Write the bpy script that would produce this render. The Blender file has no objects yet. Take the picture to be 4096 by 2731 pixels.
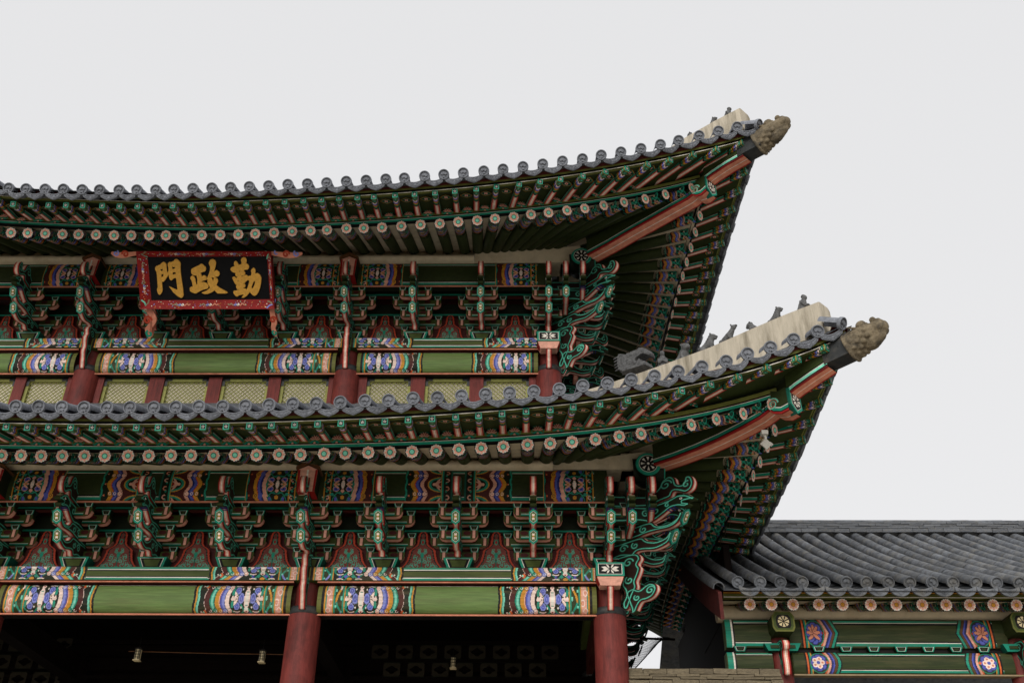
import bpy, math, random
import numpy as np
from mathutils import Matrix, Vector
random.seed(7); np.random.seed(7)
SC = bpy.context.scene
COL = SC.collection
PI = math.pi
R = math.radians

# ------------------------------------------------------------------ camera
F_PX, CX, CY = 3982.0, 2048.0, 1365.5
CAM = np.array([0.0, 0.0, 1.65])
def cam_axes(yaw, pitch, roll):
    y, p, r = R(yaw), R(pitch), R(roll)
    fw = np.array([-math.sin(y)*math.cos(p), math.cos(y)*math.cos(p), math.sin(p)])
    rt = np.array([math.cos(y), math.sin(y), 0.0])
    up = np.cross(rt, fw)
    rt2 = rt*math.cos(r) + up*math.sin(r)
    return rt2, np.cross(rt2, fw), fw
RT, UP, FW = cam_axes(1.0, 33.0, 0.5)
cd = bpy.data.cameras.new('camera'); cam = bpy.data.objects.new('camera', cd); COL.objects.link(cam)
cd.sensor_fit = 'HORIZONTAL'; cd.sensor_width = 36.0; cd.lens = 36.0*F_PX/4096.0
cd.clip_start = 0.1; cd.clip_end = 3000.0
cam.matrix_world = Matrix(((RT[0], UP[0], -FW[0], CAM[0]), (RT[1], UP[1], -FW[1], CAM[1]),
                           (RT[2], UP[2], -FW[2], CAM[2]), (0, 0, 0, 1)))
SC.camera = cam
# survey helpers: a sight line from the camera station cut with a known plane of the building
def ray(x, y): return RT*(x-CX)/F_PX - UP*(y-CY)/F_PX + FW
def atY(x, y, Y):
    d = ray(x, y); return CAM + d*((Y-CAM[1])/d[1])
def atN(x, y, n, c):
    d = ray(x, y); n = np.array(n, float); return CAM + d*((c-n@CAM)/(n@d))

# ------------------------------------------------------------------ sky, sun, exposure
SUN_EL, SUN_AZ = 27.0, 194.0
world = bpy.data.worlds.new('World'); SC.world = world; world.use_nodes = True
wn = world.node_tree.nodes; wl = world.node_tree.links; wn.clear()
sky = wn.new('ShaderNodeTexSky'); sky.sky_type = 'NISHITA'; sky.sun_disc = False
sky.sun_elevation = R(SUN_EL); sky.sun_rotation = R(SUN_AZ); sky.air_density = 1.0; sky.dust_density = 6.0; sky.ozone_density = 1.0
hsv = wn.new('ShaderNodeHueSaturation'); hsv.inputs['Saturation'].default_value = 0.06
bg1 = wn.new('ShaderNodeBackground'); bg1.inputs['Strength'].default_value = 0.02
bg2 = wn.new('ShaderNodeBackground'); bg2.inputs['Color'].default_value = (0.985, 0.985, 1.0, 1); bg2.inputs['Strength'].default_value = 0.55
addw = wn.new('ShaderNodeAddShader'); outw = wn.new('ShaderNodeOutputWorld')
wl.new(sky.outputs[0], hsv.inputs['Color']); wl.new(hsv.outputs[0], bg1.inputs['Color'])
wl.new(bg1.outputs[0], addw.inputs[0]); wl.new(bg2.outputs[0], addw.inputs[1]); wl.new(addw.outputs[0], outw.inputs['Surface'])
sl = bpy.data.lights.new('sun', 'SUN'); sl.energy = 1.35; sl.angle = R(40); sl.color = (1.0, 0.97, 0.92)
so = bpy.data.objects.new('sun', sl); COL.objects.link(so)
_sd = Vector((math.sin(R(SUN_AZ))*math.cos(R(SUN_EL)), math.cos(R(SUN_AZ))*math.cos(R(SUN_EL)), math.sin(R(SUN_EL))))
so.rotation_euler = _sd.to_track_quat('Z', 'Y').to_euler()
SC.view_settings.view_transform = 'Standard'; SC.view_settings.look = 'None'
SC.view_settings.exposure = 0.45; SC.view_settings.gamma = 1.0; SC.view_settings.use_curve_mapping = False

# ------------------------------------------------------------------ colours and materials
def lin(r, g, b):
    return tuple(((c/255.0)/12.92 if c <= 10 else ((c/255.0+0.055)/1.055)**2.4) for c in (r, g, b))
PAL = {k: lin(*v) for k, v in dict(
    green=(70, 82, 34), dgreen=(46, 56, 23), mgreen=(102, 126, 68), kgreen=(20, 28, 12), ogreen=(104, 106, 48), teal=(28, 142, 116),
    lteal=(126, 210, 182), dteal=(20, 92, 76), pink=(230, 168, 146), lpink=(246, 218, 204), salmon=(216, 138, 110),
    white=(238, 230, 216), blue=(84, 92, 178), lblue=(132, 140, 208), dblue=(34, 44, 116), ochre=(205, 142, 44),
    orange=(214, 100, 48), red=(158, 30, 28), maroon=(76, 26, 22), brown=(96, 62, 36), black=(13, 12, 12),
    yellow=(212, 168, 62), beige=(206, 186, 156), dbeige=(150, 130, 100), wred=(112, 46, 40), cream=(225, 205, 160),
    tile=(118, 120, 126), gold=(214, 158, 58), lattice=(150, 150, 84), dark=(20, 15, 12), ired=(176, 60, 34), bellred=(122, 56, 46), bteal=(84, 160, 134), sbrown=(42, 24, 17)).items()}
MATS = {}
def mat(name, color=None, rough=0.6, spec=0.3, var=0.25, scale=6.0, stretch=(1, 1, 1), bump=0.0, bscale=40.0, attr=False, dirt=None, dirt_amt=0.0, dscale=3.0, emit=0.0, metal=0.0, orand=0.0, dmap=False):
    m = bpy.data.materials.new(name); m.use_nodes = True
    nt = m.node_tree; n = nt.nodes; l = nt.links; n.clear()
    out = n.new('ShaderNodeOutputMaterial'); bs = n.new('ShaderNodeBsdfPrincipled'); l.new(bs.outputs[0], out.inputs[0])
    bs.inputs['Roughness'].default_value = rough; bs.inputs['Specular IOR Level'].default_value = spec; bs.inputs['Metallic'].default_value = metal
    tc = n.new('ShaderNodeTexCoord'); mp = n.new('ShaderNodeMapping'); mp.inputs['Scale'].default_value = stretch
    oi = n.new('ShaderNodeObjectInfo')
    vm = n.new('ShaderNodeVectorMath'); vm.operation = 'ADD'
    mul = n.new('ShaderNodeVectorMath'); mul.operation = 'SCALE'; mul.inputs[0].default_value = (17.3, 9.1, 5.7)
    l.new(oi.outputs['Random'], mul.inputs['Scale'])
    l.new(tc.outputs['Object'], vm.inputs[0]); l.new(mul.outputs[0], vm.inputs[1]); l.new(vm.outputs[0], mp.inputs['Vector'])
    nz = n.new('ShaderNodeTexNoise'); nz.inputs['Scale'].default_value = scale; nz.inputs['Detail'].default_value = 7; nz.inputs['Roughness'].default_value = 0.65
    l.new(mp.outputs[0], nz.inputs['Vector'])
    rmp = n.new('ShaderNodeMapRange'); rmp.inputs['From Min'].default_value = 0.3; rmp.inputs['From Max'].default_value = 0.7
    rmp.inputs['To Min'].default_value = 1.0-var; rmp.inputs['To Max'].default_value = 1.0+var*0.6
    l.new(nz.outputs['Fac'], rmp.inputs['Value'])
    mx = n.new('ShaderNodeMix'); mx.data_type = 'RGBA'; mx.blend_type = 'MULTIPLY'; mx.inputs['Factor'].default_value = 1.0
    cmb = n.new('ShaderNodeCombineColor')
    for i in range(3): l.new(rmp.outputs[0], cmb.inputs[i])
    l.new(cmb.outputs[0], mx.inputs['B'])
    if attr:
        at = n.new('ShaderNodeAttribute'); at.attribute_name = 'Col'; l.new(at.outputs['Color'], mx.inputs['A'])
    else:
        mx.inputs['A'].default_value = (*color, 1)
    last = mx.outputs['Result']
    if orand:
        ro = n.new('ShaderNodeMapRange'); ro.inputs['To Min'].default_value = 1.0-orand; ro.inputs['To Max'].default_value = 1.0+orand*0.6; l.new(oi.outputs['Random'], ro.inputs['Value'])
        mo = n.new('ShaderNodeVectorMath'); mo.operation = 'SCALE'; l.new(last, mo.inputs[0]); l.new(ro.outputs[0], mo.inputs['Scale']); last = mo.outputs[0]
    if dirt is not None:
        n2 = n.new('ShaderNodeTexNoise'); n2.inputs['Scale'].default_value = dscale; n2.inputs['Detail'].default_value = 9; n2.inputs['Roughness'].default_value = 0.7
        l.new((mp if dmap else vm).outputs[0], n2.inputs['Vector'])
        r2 = n.new('ShaderNodeMapRange'); r2.inputs['From Min'].default_value = 0.48; r2.inputs['From Max'].default_value = 0.72
        r2.inputs['To Max'].default_value = dirt_amt
        l.new(n2.outputs['Fac'], r2.inputs['Value'])
        m2 = n.new('ShaderNodeMix'); m2.data_type = 'RGBA'; l.new(r2.outputs[0], m2.inputs['Factor']); l.new(last, m2.inputs['A']); m2.inputs['B'].default_value = (*dirt, 1)
        last = m2.outputs['Result']
    l.new(last, bs.inputs['Base Color'])
    if bump:
        nb = n.new('ShaderNodeTexNoise'); nb.inputs['Scale'].default_value = bscale; nb.inputs['Detail'].default_value = 6
        l.new(mp.outputs[0], nb.inputs['Vector'])
        bp = n.new('ShaderNodeBump'); bp.inputs['Strength'].default_value = bump; bp.inputs['Distance'].default_value = 0.02
        l.new(nb.outputs['Fac'], bp.inputs['Height']); l.new(bp.outputs[0], bs.inputs['Normal'])
    if emit:
        l.new(last, bs.inputs['Emission Color']); bs.inputs['Emission Strength'].default_value = emit
    MATS[name] = m; return m
mat('paint', attr=True, rough=0.62, spec=0.22, var=0.26, scale=9.0, stretch=(1, 1, 2.2), dirt=lin(40, 34, 24), dirt_amt=0.25, dscale=5.0, bump=0.12, bscale=60, orand=0.16)
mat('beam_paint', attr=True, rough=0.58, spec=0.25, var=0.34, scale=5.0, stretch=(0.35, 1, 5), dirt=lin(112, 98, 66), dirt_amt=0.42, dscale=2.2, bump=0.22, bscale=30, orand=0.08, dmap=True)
mat('wood_red', PAL['wred'], rough=0.6, spec=0.25, var=0.45, scale=7.0, stretch=(2.2, 2.2, 0.35), dirt=lin(56, 24, 20), dirt_amt=0.7, dscale=2.2, bump=0.25, bscale=45)
mat('wood_maroon', lin(80, 30, 26), rough=0.7, spec=0.2, var=0.4, scale=6.0, stretch=(1, 1, 1), dirt=lin(34, 16, 14), dirt_amt=0.7, dscale=2.0, bump=0.2, bscale=40)
mat('tile', lin(122, 125, 132), rough=0.75, spec=0.25, orand=0.16, var=0.35, scale=14.0, dirt=lin(64, 66, 70), dirt_amt=0.6, dscale=6.0, bump=0.35, bscale=70)
mat('tile_pan_shade', lin(46, 48, 50), rough=0.8, spec=0.2, var=0.4, scale=9.0)  # darker than the cover tiles: shade of the gaps put into the colour
mat('tile_old', lin(98, 101, 106), rough=0.72, spec=0.3, orand=0.30, var=0.5, scale=9.0, dirt=lin(150, 140, 118), dirt_amt=0.35, dscale=3.5, bump=0.5, bscale=60)
mat('tile_sand', lin(128, 116, 94), rough=0.85, spec=0.2, orand=0.25, var=0.5, scale=8.0, dirt=lin(70, 66, 60), dirt_amt=0.7, dscale=3.0, bump=0.6, bscale=50)
mat('plaster', lin(206, 190, 162), rough=0.9, spec=0.1, var=0.16, scale=5.0, dirt=lin(150, 126, 92), dirt_amt=0.45, dscale=2.2, bump=0.2, bscale=50)
mat('ridge_plaster', lin(184, 174, 156), rough=0.9, spec=0.1, var=0.18, scale=4.0, stretch=(2.6, 2.6, 0.35), dirt=lin(92, 84, 66), dirt_amt=0.8, dscale=1.8, dmap=True, bump=0.25, bscale=50)
mat('clay_grey', lin(98, 98, 98), rough=0.85, spec=0.2, var=0.5, scale=20.0, dirt=lin(52, 52, 54), dirt_amt=0.7, dscale=12.0, bump=0.8, bscale=55)
mat('clay_tan', lin(118, 106, 86), rough=0.85, spec=0.2, var=0.5, scale=11.0, dirt=lin(36, 38, 40), dirt_amt=0.95, dscale=4.5, bump=0.6, bscale=34)
mat('iron', lin(44, 46, 46), rough=0.55, spec=0.4, var=0.4, scale=8.0, dirt=lin(84, 70, 56), dirt_amt=0.5, dscale=4.0, bump=0.2, bscale=60)
mat('shaded_wood', lin(17, 11, 9), rough=0.85, spec=0.08, var=0.4, scale=5.0, stretch=(1, 1, 0.4), bump=0.2, bscale=40)  # near-black base puts the shade of the gateway and gable into the colour
mat('paper', lin(216, 206, 186), rough=0.9, spec=0.1, var=0.14, scale=5.0)
mat('gold_leaf', PAL['gold'], rough=0.5, spec=0.4, var=0.22, scale=22.0, bump=0.5, bscale=90)
mat('lacquer', lin(13, 12, 14), rough=0.7, spec=0.15, var=0.3, scale=12.0)
mat('granite', lin(180, 175, 165), rough=0.9, spec=0.15, var=0.25, scale=1.4, dirt=lin(170, 162, 148), dirt_amt=0.5, dscale=0.6, bump=0.2, bscale=12)
mat('glass_cream', lin(222, 204, 160), rough=0.5, spec=0.3, var=0.1, scale=8.0)
mat('netting', lin(60, 60, 60), rough=0.8, spec=0.1, var=0.1, scale=8.0)
mat('grey_metal', lin(176, 172, 164), rough=0.6, spec=0.3, var=0.2, scale=20.0, dirt=lin(110, 100, 84), dirt_amt=0.5, dscale=10.0)

# ------------------------------------------------------------------ mesh builder
def nrm(v):
    v = np.asarray(v, float); return v/(np.linalg.norm(v)+1e-12)
class MB:
    def __init__(s): s.v = []; s.f = []; s.c = []; s.s = []
    def add(s, vs, fs, cols, smooth=False):
        o = len(s.v); s.v.extend([tuple(map(float, q)) for q in vs])
        for i, f in enumerate(fs):
            s.f.append([o+k for k in f]); c = cols[i] if isinstance(cols, list) else cols
            s.c.append(PAL[c] if isinstance(c, str) else c); s.s.append(smooth)
    def poly(s, pts, col): s.add(pts, [list(range(len(pts)))], col)
    def box(s, c, d, col, top=None, bottom=None, front=None, M=None, taper=1.0):
        x, y, z = c; a, b, h = d[0]/2, d[1]/2, d[2]/2; t = taper
        vs = [(x-a*t, y-b*t, z-h), (x+a*t, y-b*t, z-h), (x+a*t, y+b*t, z-h), (x-a*t, y+b*t, z-h), (x-a, y-b, z+h), (x+a, y-b, z+h), (x+a, y+b, z+h), (x-a, y+b, z+h)]
        if M is not None: vs = [tuple(M @ Vector(q)) for q in vs]
        s.add(vs, [[3, 2, 1, 0], [4, 5, 6, 7], [0, 1, 5, 4], [1, 2, 6, 5], [2, 3, 7, 6], [3, 0, 4, 7]],
              [bottom or col, top or col, front or col, col, col, col])
    def prism(s, pts, O, ex, ey, en, t0, t1, face, edge, strips=None, strip_test=None, back=None):
        O, ex, ey, en = [np.asarray(q, float) for q in (O, ex, ey, en)]
        n = len(pts)
        A = [O+ex*p[0]+ey*p[1]+en*t0 for p in pts]; B = [O+ex*p[0]+ey*p[1]+en*t1 for p in pts]
        s.add(A, [list(range(n))[::-1]], face); s.add(B, [list(range(n))], back or face)
        for i in range(n):
            j = (i+1) % n
            e = edge(i, pts[i], pts[j]) if callable(edge) else edge
            if isinstance(e, list):
                for (f0, f1, cc) in e:
                    q = [A[i]+(B[i]-A[i])*f0, A[j]+(B[j]-A[j])*f0, A[j]+(B[j]-A[j])*f1, A[i]+(B[i]-A[i])*f1]; s.add(q, [[0, 1, 2, 3]], cc)
            else:
                s.add([A[i], A[j], B[j], B[i]], [[0, 1, 2, 3]], e)
    def loft(s, rings, cols, closed=True, cap=True, smooth=True):
        n = len(rings[0]); vs = [p for r in rings for p in r]; fs = []; cc = []
        for i in range(len(rings)-1):
            for j in range(n if closed else n-1):
                k = (j+1) % n; fs.append([i*n+j, i*n+k, (i+1)*n+k, (i+1)*n+j]); cc.append(cols[i] if isinstance(cols, list) else cols)
        s.add(vs, fs, cc, smooth)
        if cap and closed:
            s.add(rings[0], [list(range(n))[::-1]], cols[0] if isinstance(cols, list) else cols)
            s.add(rings[-1], [list(range(n))], cols[-1] if isinstance(cols, list) else cols)
    def tube(s, path, rad, n, cols, cap=True):
        path = [np.asarray(p, float) for p in path]; rings = []
        for i, p in enumerate(path):
            d = nrm(path[min(i+1, len(path)-1)]-path[max(i-1, 0)])
            a = np.cross(d, (0, 0, 1.0)); a = nrm(a) if np.linalg.norm(a) > 1e-3 else np.array([1.0, 0, 0]); b = np.cross(a, d)
            r = rad[i] if hasattr(rad, '__len__') else rad
            rings.append([p+r*(math.cos(2*PI*k/n)*a+math.sin(2*PI*k/n)*b) for k in range(n)])
        s.loft(rings, cols, cap=cap)
    def ell(s, c, r, col, M=None, nu=12, nv=8):
        rings = []
        for i in range(1, nv):
            t = PI*i/nv; rings.append([(c[0]+r[0]*math.sin(t)*math.cos(2*PI*k/nu), c[1]+r[1]*math.sin(t)*math.sin(2*PI*k/nu), c[2]-r[2]*math.cos(t)) for k in range(nu)])
        if M is not None: rings = [[tuple(M @ Vector(q)) for q in rr] for rr in rings]
        s.loft(rings, col)
    def ribbon(s, pts, w, O, ex, ey, en, off, col):
        O, ex, ey, en = [np.asarray(q, float) for q in (O, ex, ey, en)]
        p = np.array(pts, float); d = np.gradient(p, axis=0); d /= (np.linalg.norm(d, axis=1, keepdims=True)+1e-9)
        nn = np.stack([-d[:, 1], d[:, 0]], 1); ww = np.asarray(w)*np.ones(len(p))
        L = p+nn*ww[:, None]/2; Rr = p-nn*ww[:, None]/2
        T = lambda q: O+ex*q[0]+ey*q[1]+en*off
        vs = [T(q) for q in L]+[T(q) for q in Rr]; n = len(p)
        s.add(vs, [[i, i+1, n+i+1, n+i] for i in range(n-1)], col)
    def canvas(s, cv, fn):
        A = cv.a; H, W = A.shape
        us = np.linspace(0, cv.w, W+1); vs_ = np.linspace(0, cv.h, H+1)
        for i in range(H):
            row = A[i]; b = np.flatnonzero(np.diff(row))+1; st = np.concatenate([[0], b]); en = np.concatenate([b, [W]])
            for a0, a1 in zip(st, en):
                k = row[a0]
                if k < 0: continue
                m = max(1, int(math.ceil((a1-a0)/cv.maxrun))); ed = np.linspace(a0, a1, m+1)
                for q in range(m):
                    u0, u1 = ed[q]*cv.w/W, ed[q+1]*cv.w/W
                    o = len(s.v); s.v += [fn(u0, vs_[i]), fn(u1, vs_[i]), fn(u1, vs_[i+1]), fn(u0, vs_[i+1])]
                    s.f.append([o, o+1, o+2, o+3]); s.c.append(CVCOL[k]); s.s.append(False)
    def mesh(s, name, material='paint'):
        me = bpy.data.meshes.new(name); me.from_pydata(s.v, [], s.f)
        if s.c:
            at = me.attributes.new('Col', 'FLOAT_COLOR', 'FACE')
            at.data.foreach_set('color', np.array([(c[0], c[1], c[2], 1.0) for c in s.c], np.float32).ravel())
        if any(s.s): me.polygons.foreach_set('use_smooth', np.array(s.s, bool))
        me.materials.append(MATS[material]); me.update(); return me

CVCOL = []; CVIDX = {}
def ci(name):
    if name not in CVIDX: CVIDX[name] = len(CVCOL); CVCOL.append(PAL[name])
    return CVIDX[name]
class CV:                                      # a painted surface laid out flat: u to the right, v downwards, in metres
    def __init__(s, w, h, res, bg, maxrun=10**6):
        s.w, s.h = w, h; W, H = max(2, int(round(w/res))), max(2, int(round(h/res))); s.maxrun = maxrun
        s.a = np.full((H, W), ci(bg) if bg else -1, int); s.res = w/W
        s.U, s.V = np.meshgrid((np.arange(W)+.5)*w/W, (np.arange(H)+.5)*h/H)
    def put(s, m, col): s.a[m] = ci(col) if col else -1
    def rect(s, u0, v0, u1, v1, col): s.put((s.U >= u0) & (s.U < u1) & (s.V >= v0) & (s.V < v1), col)
    def ell(s, u, v, a, b, col, rot=0):
        c, t = math.cos(rot), math.sin(rot); x = (s.U-u)*c+(s.V-v)*t; y = -(s.U-u)*t+(s.V-v)*c
        s.put((x/a)**2+(y/b)**2 < 1, col)
    def ring(s, u, v, r, w, col, a0=None, a1=None):
        d = np.hypot(s.U-u, s.V-v); m = abs(d-r) < w/2
        if a0 is not None:
            an = np.arctan2(s.V-v, s.U-u); m &= ((an-a0) % (2*PI)) < (a1-a0)
        s.put(m, col)
    def seg(s, pts, w, col):
        for (x0, y0), (x1, y1) in zip(pts[:-1], pts[1:]):
            dx, dy = x1-x0, y1-y0; t = np.clip(((s.U-x0)*dx+(s.V-y0)*dy)/(dx*dx+dy*dy+1e-12), 0, 1)
            s.put(np.hypot(s.U-x0-t*dx, s.V-y0-t*dy) < w/2, col)
    def poly(s, pts, col):
        m = np.zeros(s.U.shape, bool); n = len(pts)
        for i in range(n):
            x0, y0 = pts[i]; x1, y1 = pts[(i+1) % n]
            if y0 == y1: continue
            c = ((y0 > s.V) != (y1 > s.V)) & (s.U < (x1-x0)*(s.V-y0)/(y1-y0)+x0); m ^= c
        s.put(m, col)
    def paste(s, o, u, flip=False):
        i = int(round(u/s.res)); A = o.a[:, ::-1] if flip else o.a
        H = s.a.shape[0]
        if A.shape[0] != H: A = A[(np.arange(H)*A.shape[0]//H)]
        w = min(A.shape[1], s.a.shape[1]-i)
        if i < 0: A = A[:, -i:]; w += i; i = 0
        if w > 0: s.a[:, i:i+w] = np.where(A[:, :w] >= 0, A[:, :w], s.a[:, i:i+w])
def spiral(cx, cy, r, turns, a0, sgn=1, n=26, r1=0.15):
    return [(cx+r*(1-(1-r1)*t)*math.cos(a0+sgn*2*PI*turns*t), cy+r*(1-(1-r1)*t)*math.sin(a0+sgn*2*PI*turns*t)) for t in np.linspace(0, 1, n)]
def smooth_path(p, n=6):                       # Catmull-Rom
    p = [np.array(q, float) for q in p]; out = []
    for i in range(len(p)-1):
        a, b, c, d = p[max(i-1, 0)], p[i], p[i+1], p[min(i+2, len(p)-1)]
        for t in np.linspace(0, 1, n, endpoint=False):
            out.append(0.5*((2*b)+(-a+c)*t+(2*a-5*b+4*c-d)*t*t+(-a+3*b-3*c+d)*t**3))
    out.append(p[-1]); return out
def smooth_loop(p, n=4):
    p = [np.array(q, float) for q in p]; N = len(p); out = []
    for i in range(N):
        a, b, c, d = p[i-1], p[i], p[(i+1) % N], p[(i+2) % N]
        for t in np.linspace(0, 1, n, endpoint=False):
            out.append(tuple(0.5*((2*b)+(-a+c)*t+(2*a-5*b+4*c-d)*t*t+(-a+3*b-3*c+d)*t**3)))
    return out

# ------------------------------------------------------------------ objects
WM = {}
def place(o, M, parent=None):
    WM[o.name] = M.copy()
    if parent is not None:
        o.parent = parent; o.matrix_parent_inverse = WM[parent.name].inverted()
    o.matrix_basis = M; return o
def obj(name, me, parent=None, M=None, kind=None, label=None):
    o = bpy.data.objects.new(name, me); COL.objects.link(o)
    place(o, M if M is not None else Matrix.Identity(4), parent)
    if kind: o['kind'] = kind
    if label: o['label'] = label
    return o
def thing(name, label, cat, loc=(0, 0, 0), group=None, me=None, M=None):
    o = bpy.data.objects.new(name, me); COL.objects.link(o)
    place(o, M if M is not None else Matrix.Translation(loc))
    o['label'] = label; o['category'] = cat
    if group: o['group'] = group
    return o
def frame(o, x, y, z):
    return Matrix(((x[0], y[0], z[0], o[0]), (x[1], y[1], z[1], o[1]), (x[2], y[2], z[2], o[2]), (0, 0, 0, 1)))
def T(x, y, z): return Matrix.Translation((x, y, z))
def RZ(a): return Matrix.Rotation(a, 4, 'Z')
def SCL(x, y, z): return Matrix.Diagonal((x, y, z, 1))
def swap_z(me, name):                          # a shaded, smoothed organic solid made from the raw shape
    return me
def organic(name, mb, voxel, material, smooth_it=2, disp=0.0):
    me = mb.mesh(name+'_raw', material); o = bpy.data.objects.new(name+'_raw', me); COL.objects.link(o)
    r = o.modifiers.new('r', 'REMESH'); r.mode = 'VOXEL'; r.voxel_size = voxel; r.use_smooth_shade = True
    if smooth_it:
        sm = o.modifiers.new('s', 'SMOOTH'); sm.iterations = smooth_it; sm.factor = 0.5
    if disp:
        tx = bpy.data.textures.new(name, 'CLOUDS'); tx.noise_scale = voxel*5; tx.noise_depth = 2
        d = o.modifiers.new('d', 'DISPLACE'); d.texture = tx; d.strength = disp; d.texture_coords = 'LOCAL'
    dg = bpy.context.evaluated_depsgraph_get(); me2 = bpy.data.meshes.new_from_object(o.evaluated_get(dg)); me2.name = name
    bpy.data.objects.remove(o); me2.materials.clear(); me2.materials.append(MATS[material])
    return me2
# ------------------------------------------------------------------ painted patterns
def dv(V, c=0.46, flat=0.22, k=1.0, bulge=0.09):           # how far a wave band is pushed to the right at height V
    t = abs(V-c); return np.where(t < flat, bulge*np.cos(t/flat*PI/2), (t-flat)*k)
def pattern_end(short=False):                               # the painted head of a lintel beam, unit height
    W = 3.32; c = CV(W, 1.0, 1/52, 'kgreen')
    c.rect(0, 0, .1, 1, 'black'); c.rect(.1, 0, .145, 1, 'ochre'); c.rect(.145, 0, .2, 1, 'teal')
    c.rect(.2, 0, .38, 1, 'pink')
    for k in range(5): c.ring(.2+(.04 if k % 2 else .14), .1+.2*k, .07, .022, 'lpink'); c.ring(.2+(.04 if k % 2 else .14), .1+.2*k, .03, .02, 'salmon')
    c.rect(.38, 0, .43, 1, 'ochre'); c.rect(.43, 0, .48, 1, 'teal'); c.rect(.48, 0, .73, 1, 'dgreen')
    ph = [(.605+.075*math.sin(v*2*PI*1.6), v) for v in np.linspace(0, 1, 40)]
    cols = ['lpink', 'ochre', 'teal', 'lblue']
    for k in range(4): c.seg(ph[k*10:k*10+11], .065, cols[k])
    for k in range(6): c.ell(.51 if k % 2 else .7, .08+k*.17, .03, .04, 'lteal')
    c.rect(.73, 0, .78, 1, 'teal'); c.rect(.78, 0, .83, 1, 'ochre')
    # lotus medallion
    for (a, b, d, e) in ((.83, .62, 1.2, 1.02), (1.2, 1.02, 1.95, .1), (.83, .25, 1.1, -.05), (1.0, 1.02, 1.9, .0), (1.58, 1.02, 2.0, .62), (.9, .0, 1.7, 1.0), (1.62, -.05, 2.0, .3)):
        c.seg([(a, b), (d, e)], .05, 'teal')
    for u in (1.05, 1.72):
        for (p, q) in ((0, -.17), (.13 if u < 1.3 else -.13, 0), (0, .17)):
            c.ell(u+p, .43+q, .115, .115, 'black'); c.ell(u+p, .43+q, .10, .10, 'lblue'); c.ell(u+p, .43+q, .06, .06, 'blue'); c.ell(u+p, .43+q, .025, .025, 'lblue')
        s = -1 if u < 1.3 else 1
        for an in (-.7, 0, .7): c.ell(u+s*(.05+.03*math.cos(an)), .43+.11*math.sin(an), .11, .05, 'black', rot=s*an); c.ell(u+s*(.05+.03*math.cos(an)), .43+.11*math.sin(an), .1, .038, 'lpink', rot=s*an)
        c.ell(u+s*.17, .31, .05, .09, 'teal'); c.ell(u+s*.17, .55, .05, .09, 'teal'); c.ell(u+s*.18, .43, .05, .04, 'lpink')
        for vv in (.84, .0):
            c.rect(u-.055, vv-.05, u+.055, vv+.09, 'dblue'); c.rect(u-.02, vv-.05, u+.02, vv+.09, 'blue')
            c.seg([(u-.1, vv-.09), (u, vv-.06), (u+.1, vv-.09)], .04, 'lpink'); c.seg([(u-.1, vv+.12), (u, vv+.1), (u+.1, vv+.12)], .04, 'lpink')
    c.ell(1.39, .43, .115, .24, 'black'); c.ell(1.39, .43, .1, .225, 'lpink'); c.rect(1.35, .3, 1.43, .56, 'white'); c.rect(1.35, .28, 1.43, .31, 'teal'); c.rect(1.35, .55, 1.43, .58, 'teal')
    c.ell(1.39, .15, .075, .07, 'lpink'); c.ell(1.39, .13, .03, .03, 'red'); c.ell(1.39, .73, .08, .07, 'lpink'); c.ell(1.39, .76, .03, .03, 'red'); c.ell(1.39, .66, .07, .05, 'white')
    c.poly([(1.18, .84), (1.26, .76), (1.34, .84), (1.26, .92)], 'blue'); c.poly([(1.44, .84), (1.52, .76), (1.6, .84), (1.52, .92)], 'teal'); c.ell(1.39, .95, .09, .06, 'ochre')
    for (u, v) in ((1.2, .62), (1.57, .62), (1.2, .22), (1.57, .22)): c.ell(u, v, .025, .03, 'white')
    # wave bands
    seq = [(1.93, 'black'), (1.95, 'lpink'), (2.09, 'black'), (2.105, 'lblue'), (2.2, 'blue'), (2.26, 'black'), (2.275, 'pink'), (2.31, 'ochre'), (2.45, 'black'), (2.46, 'teal'), (2.5, 'lteal'), (2.58, 'teal'), (2.63, 'kgreen'), (2.65, 'maroon'), (2.82, 'lpink'), (2.835, 'kgreen')]
    d = dv(c.V)
    for u0, col in seq: c.put(c.U >= u0+d-.02, col)
    for vv, sg in ((.74, 1), (.16, -1)):
        for u, col in ((1.97, 'lpink'), (2.13, 'lblue'), (2.3, 'ochre'), (2.48, 'teal'), (2.66, 'maroon')):
            c.ell(u, vv, .085, .1, 'black'); c.ell(u, vv, .075, .09, col); c.ring(u-.01, vv, .04, .02, 'white' if col != 'lpink' else 'salmon', 0, 4.5)
        c.ell(2.85, vv+.06*sg, .06, .1, 'orange'); c.ell(2.89, vv+.06*sg, .035, .05, 'lteal'); c.ell(2.98, vv+.04*sg, .025, .03, 'white')
    z = 3.05+.04*np.abs(np.sin(c.V*2*PI*1.0+.4))
    c.put(c.U > z, 'lteal'); c.put(c.U > z+.06, 'teal'); c.put(c.U > z+.09, 'ochre'); c.put(c.U > z+.145, 'black'); c.put(c.U > z+.22, None)
    if short:
        o = CV(W-.6, 1.0, 1/52, 'kgreen'); n = o.a.shape[1]; o.a = c.a[:, -n:].copy(); o.put(o.U < .09, 'black'); o.put((o.U >= .09) & (o.U < .15), 'teal'); o.put((o.U >= .15) & (o.U < .22), 'ochre'); return o
    return c
PE, PES = pattern_end(), pattern_end(True)
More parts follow.
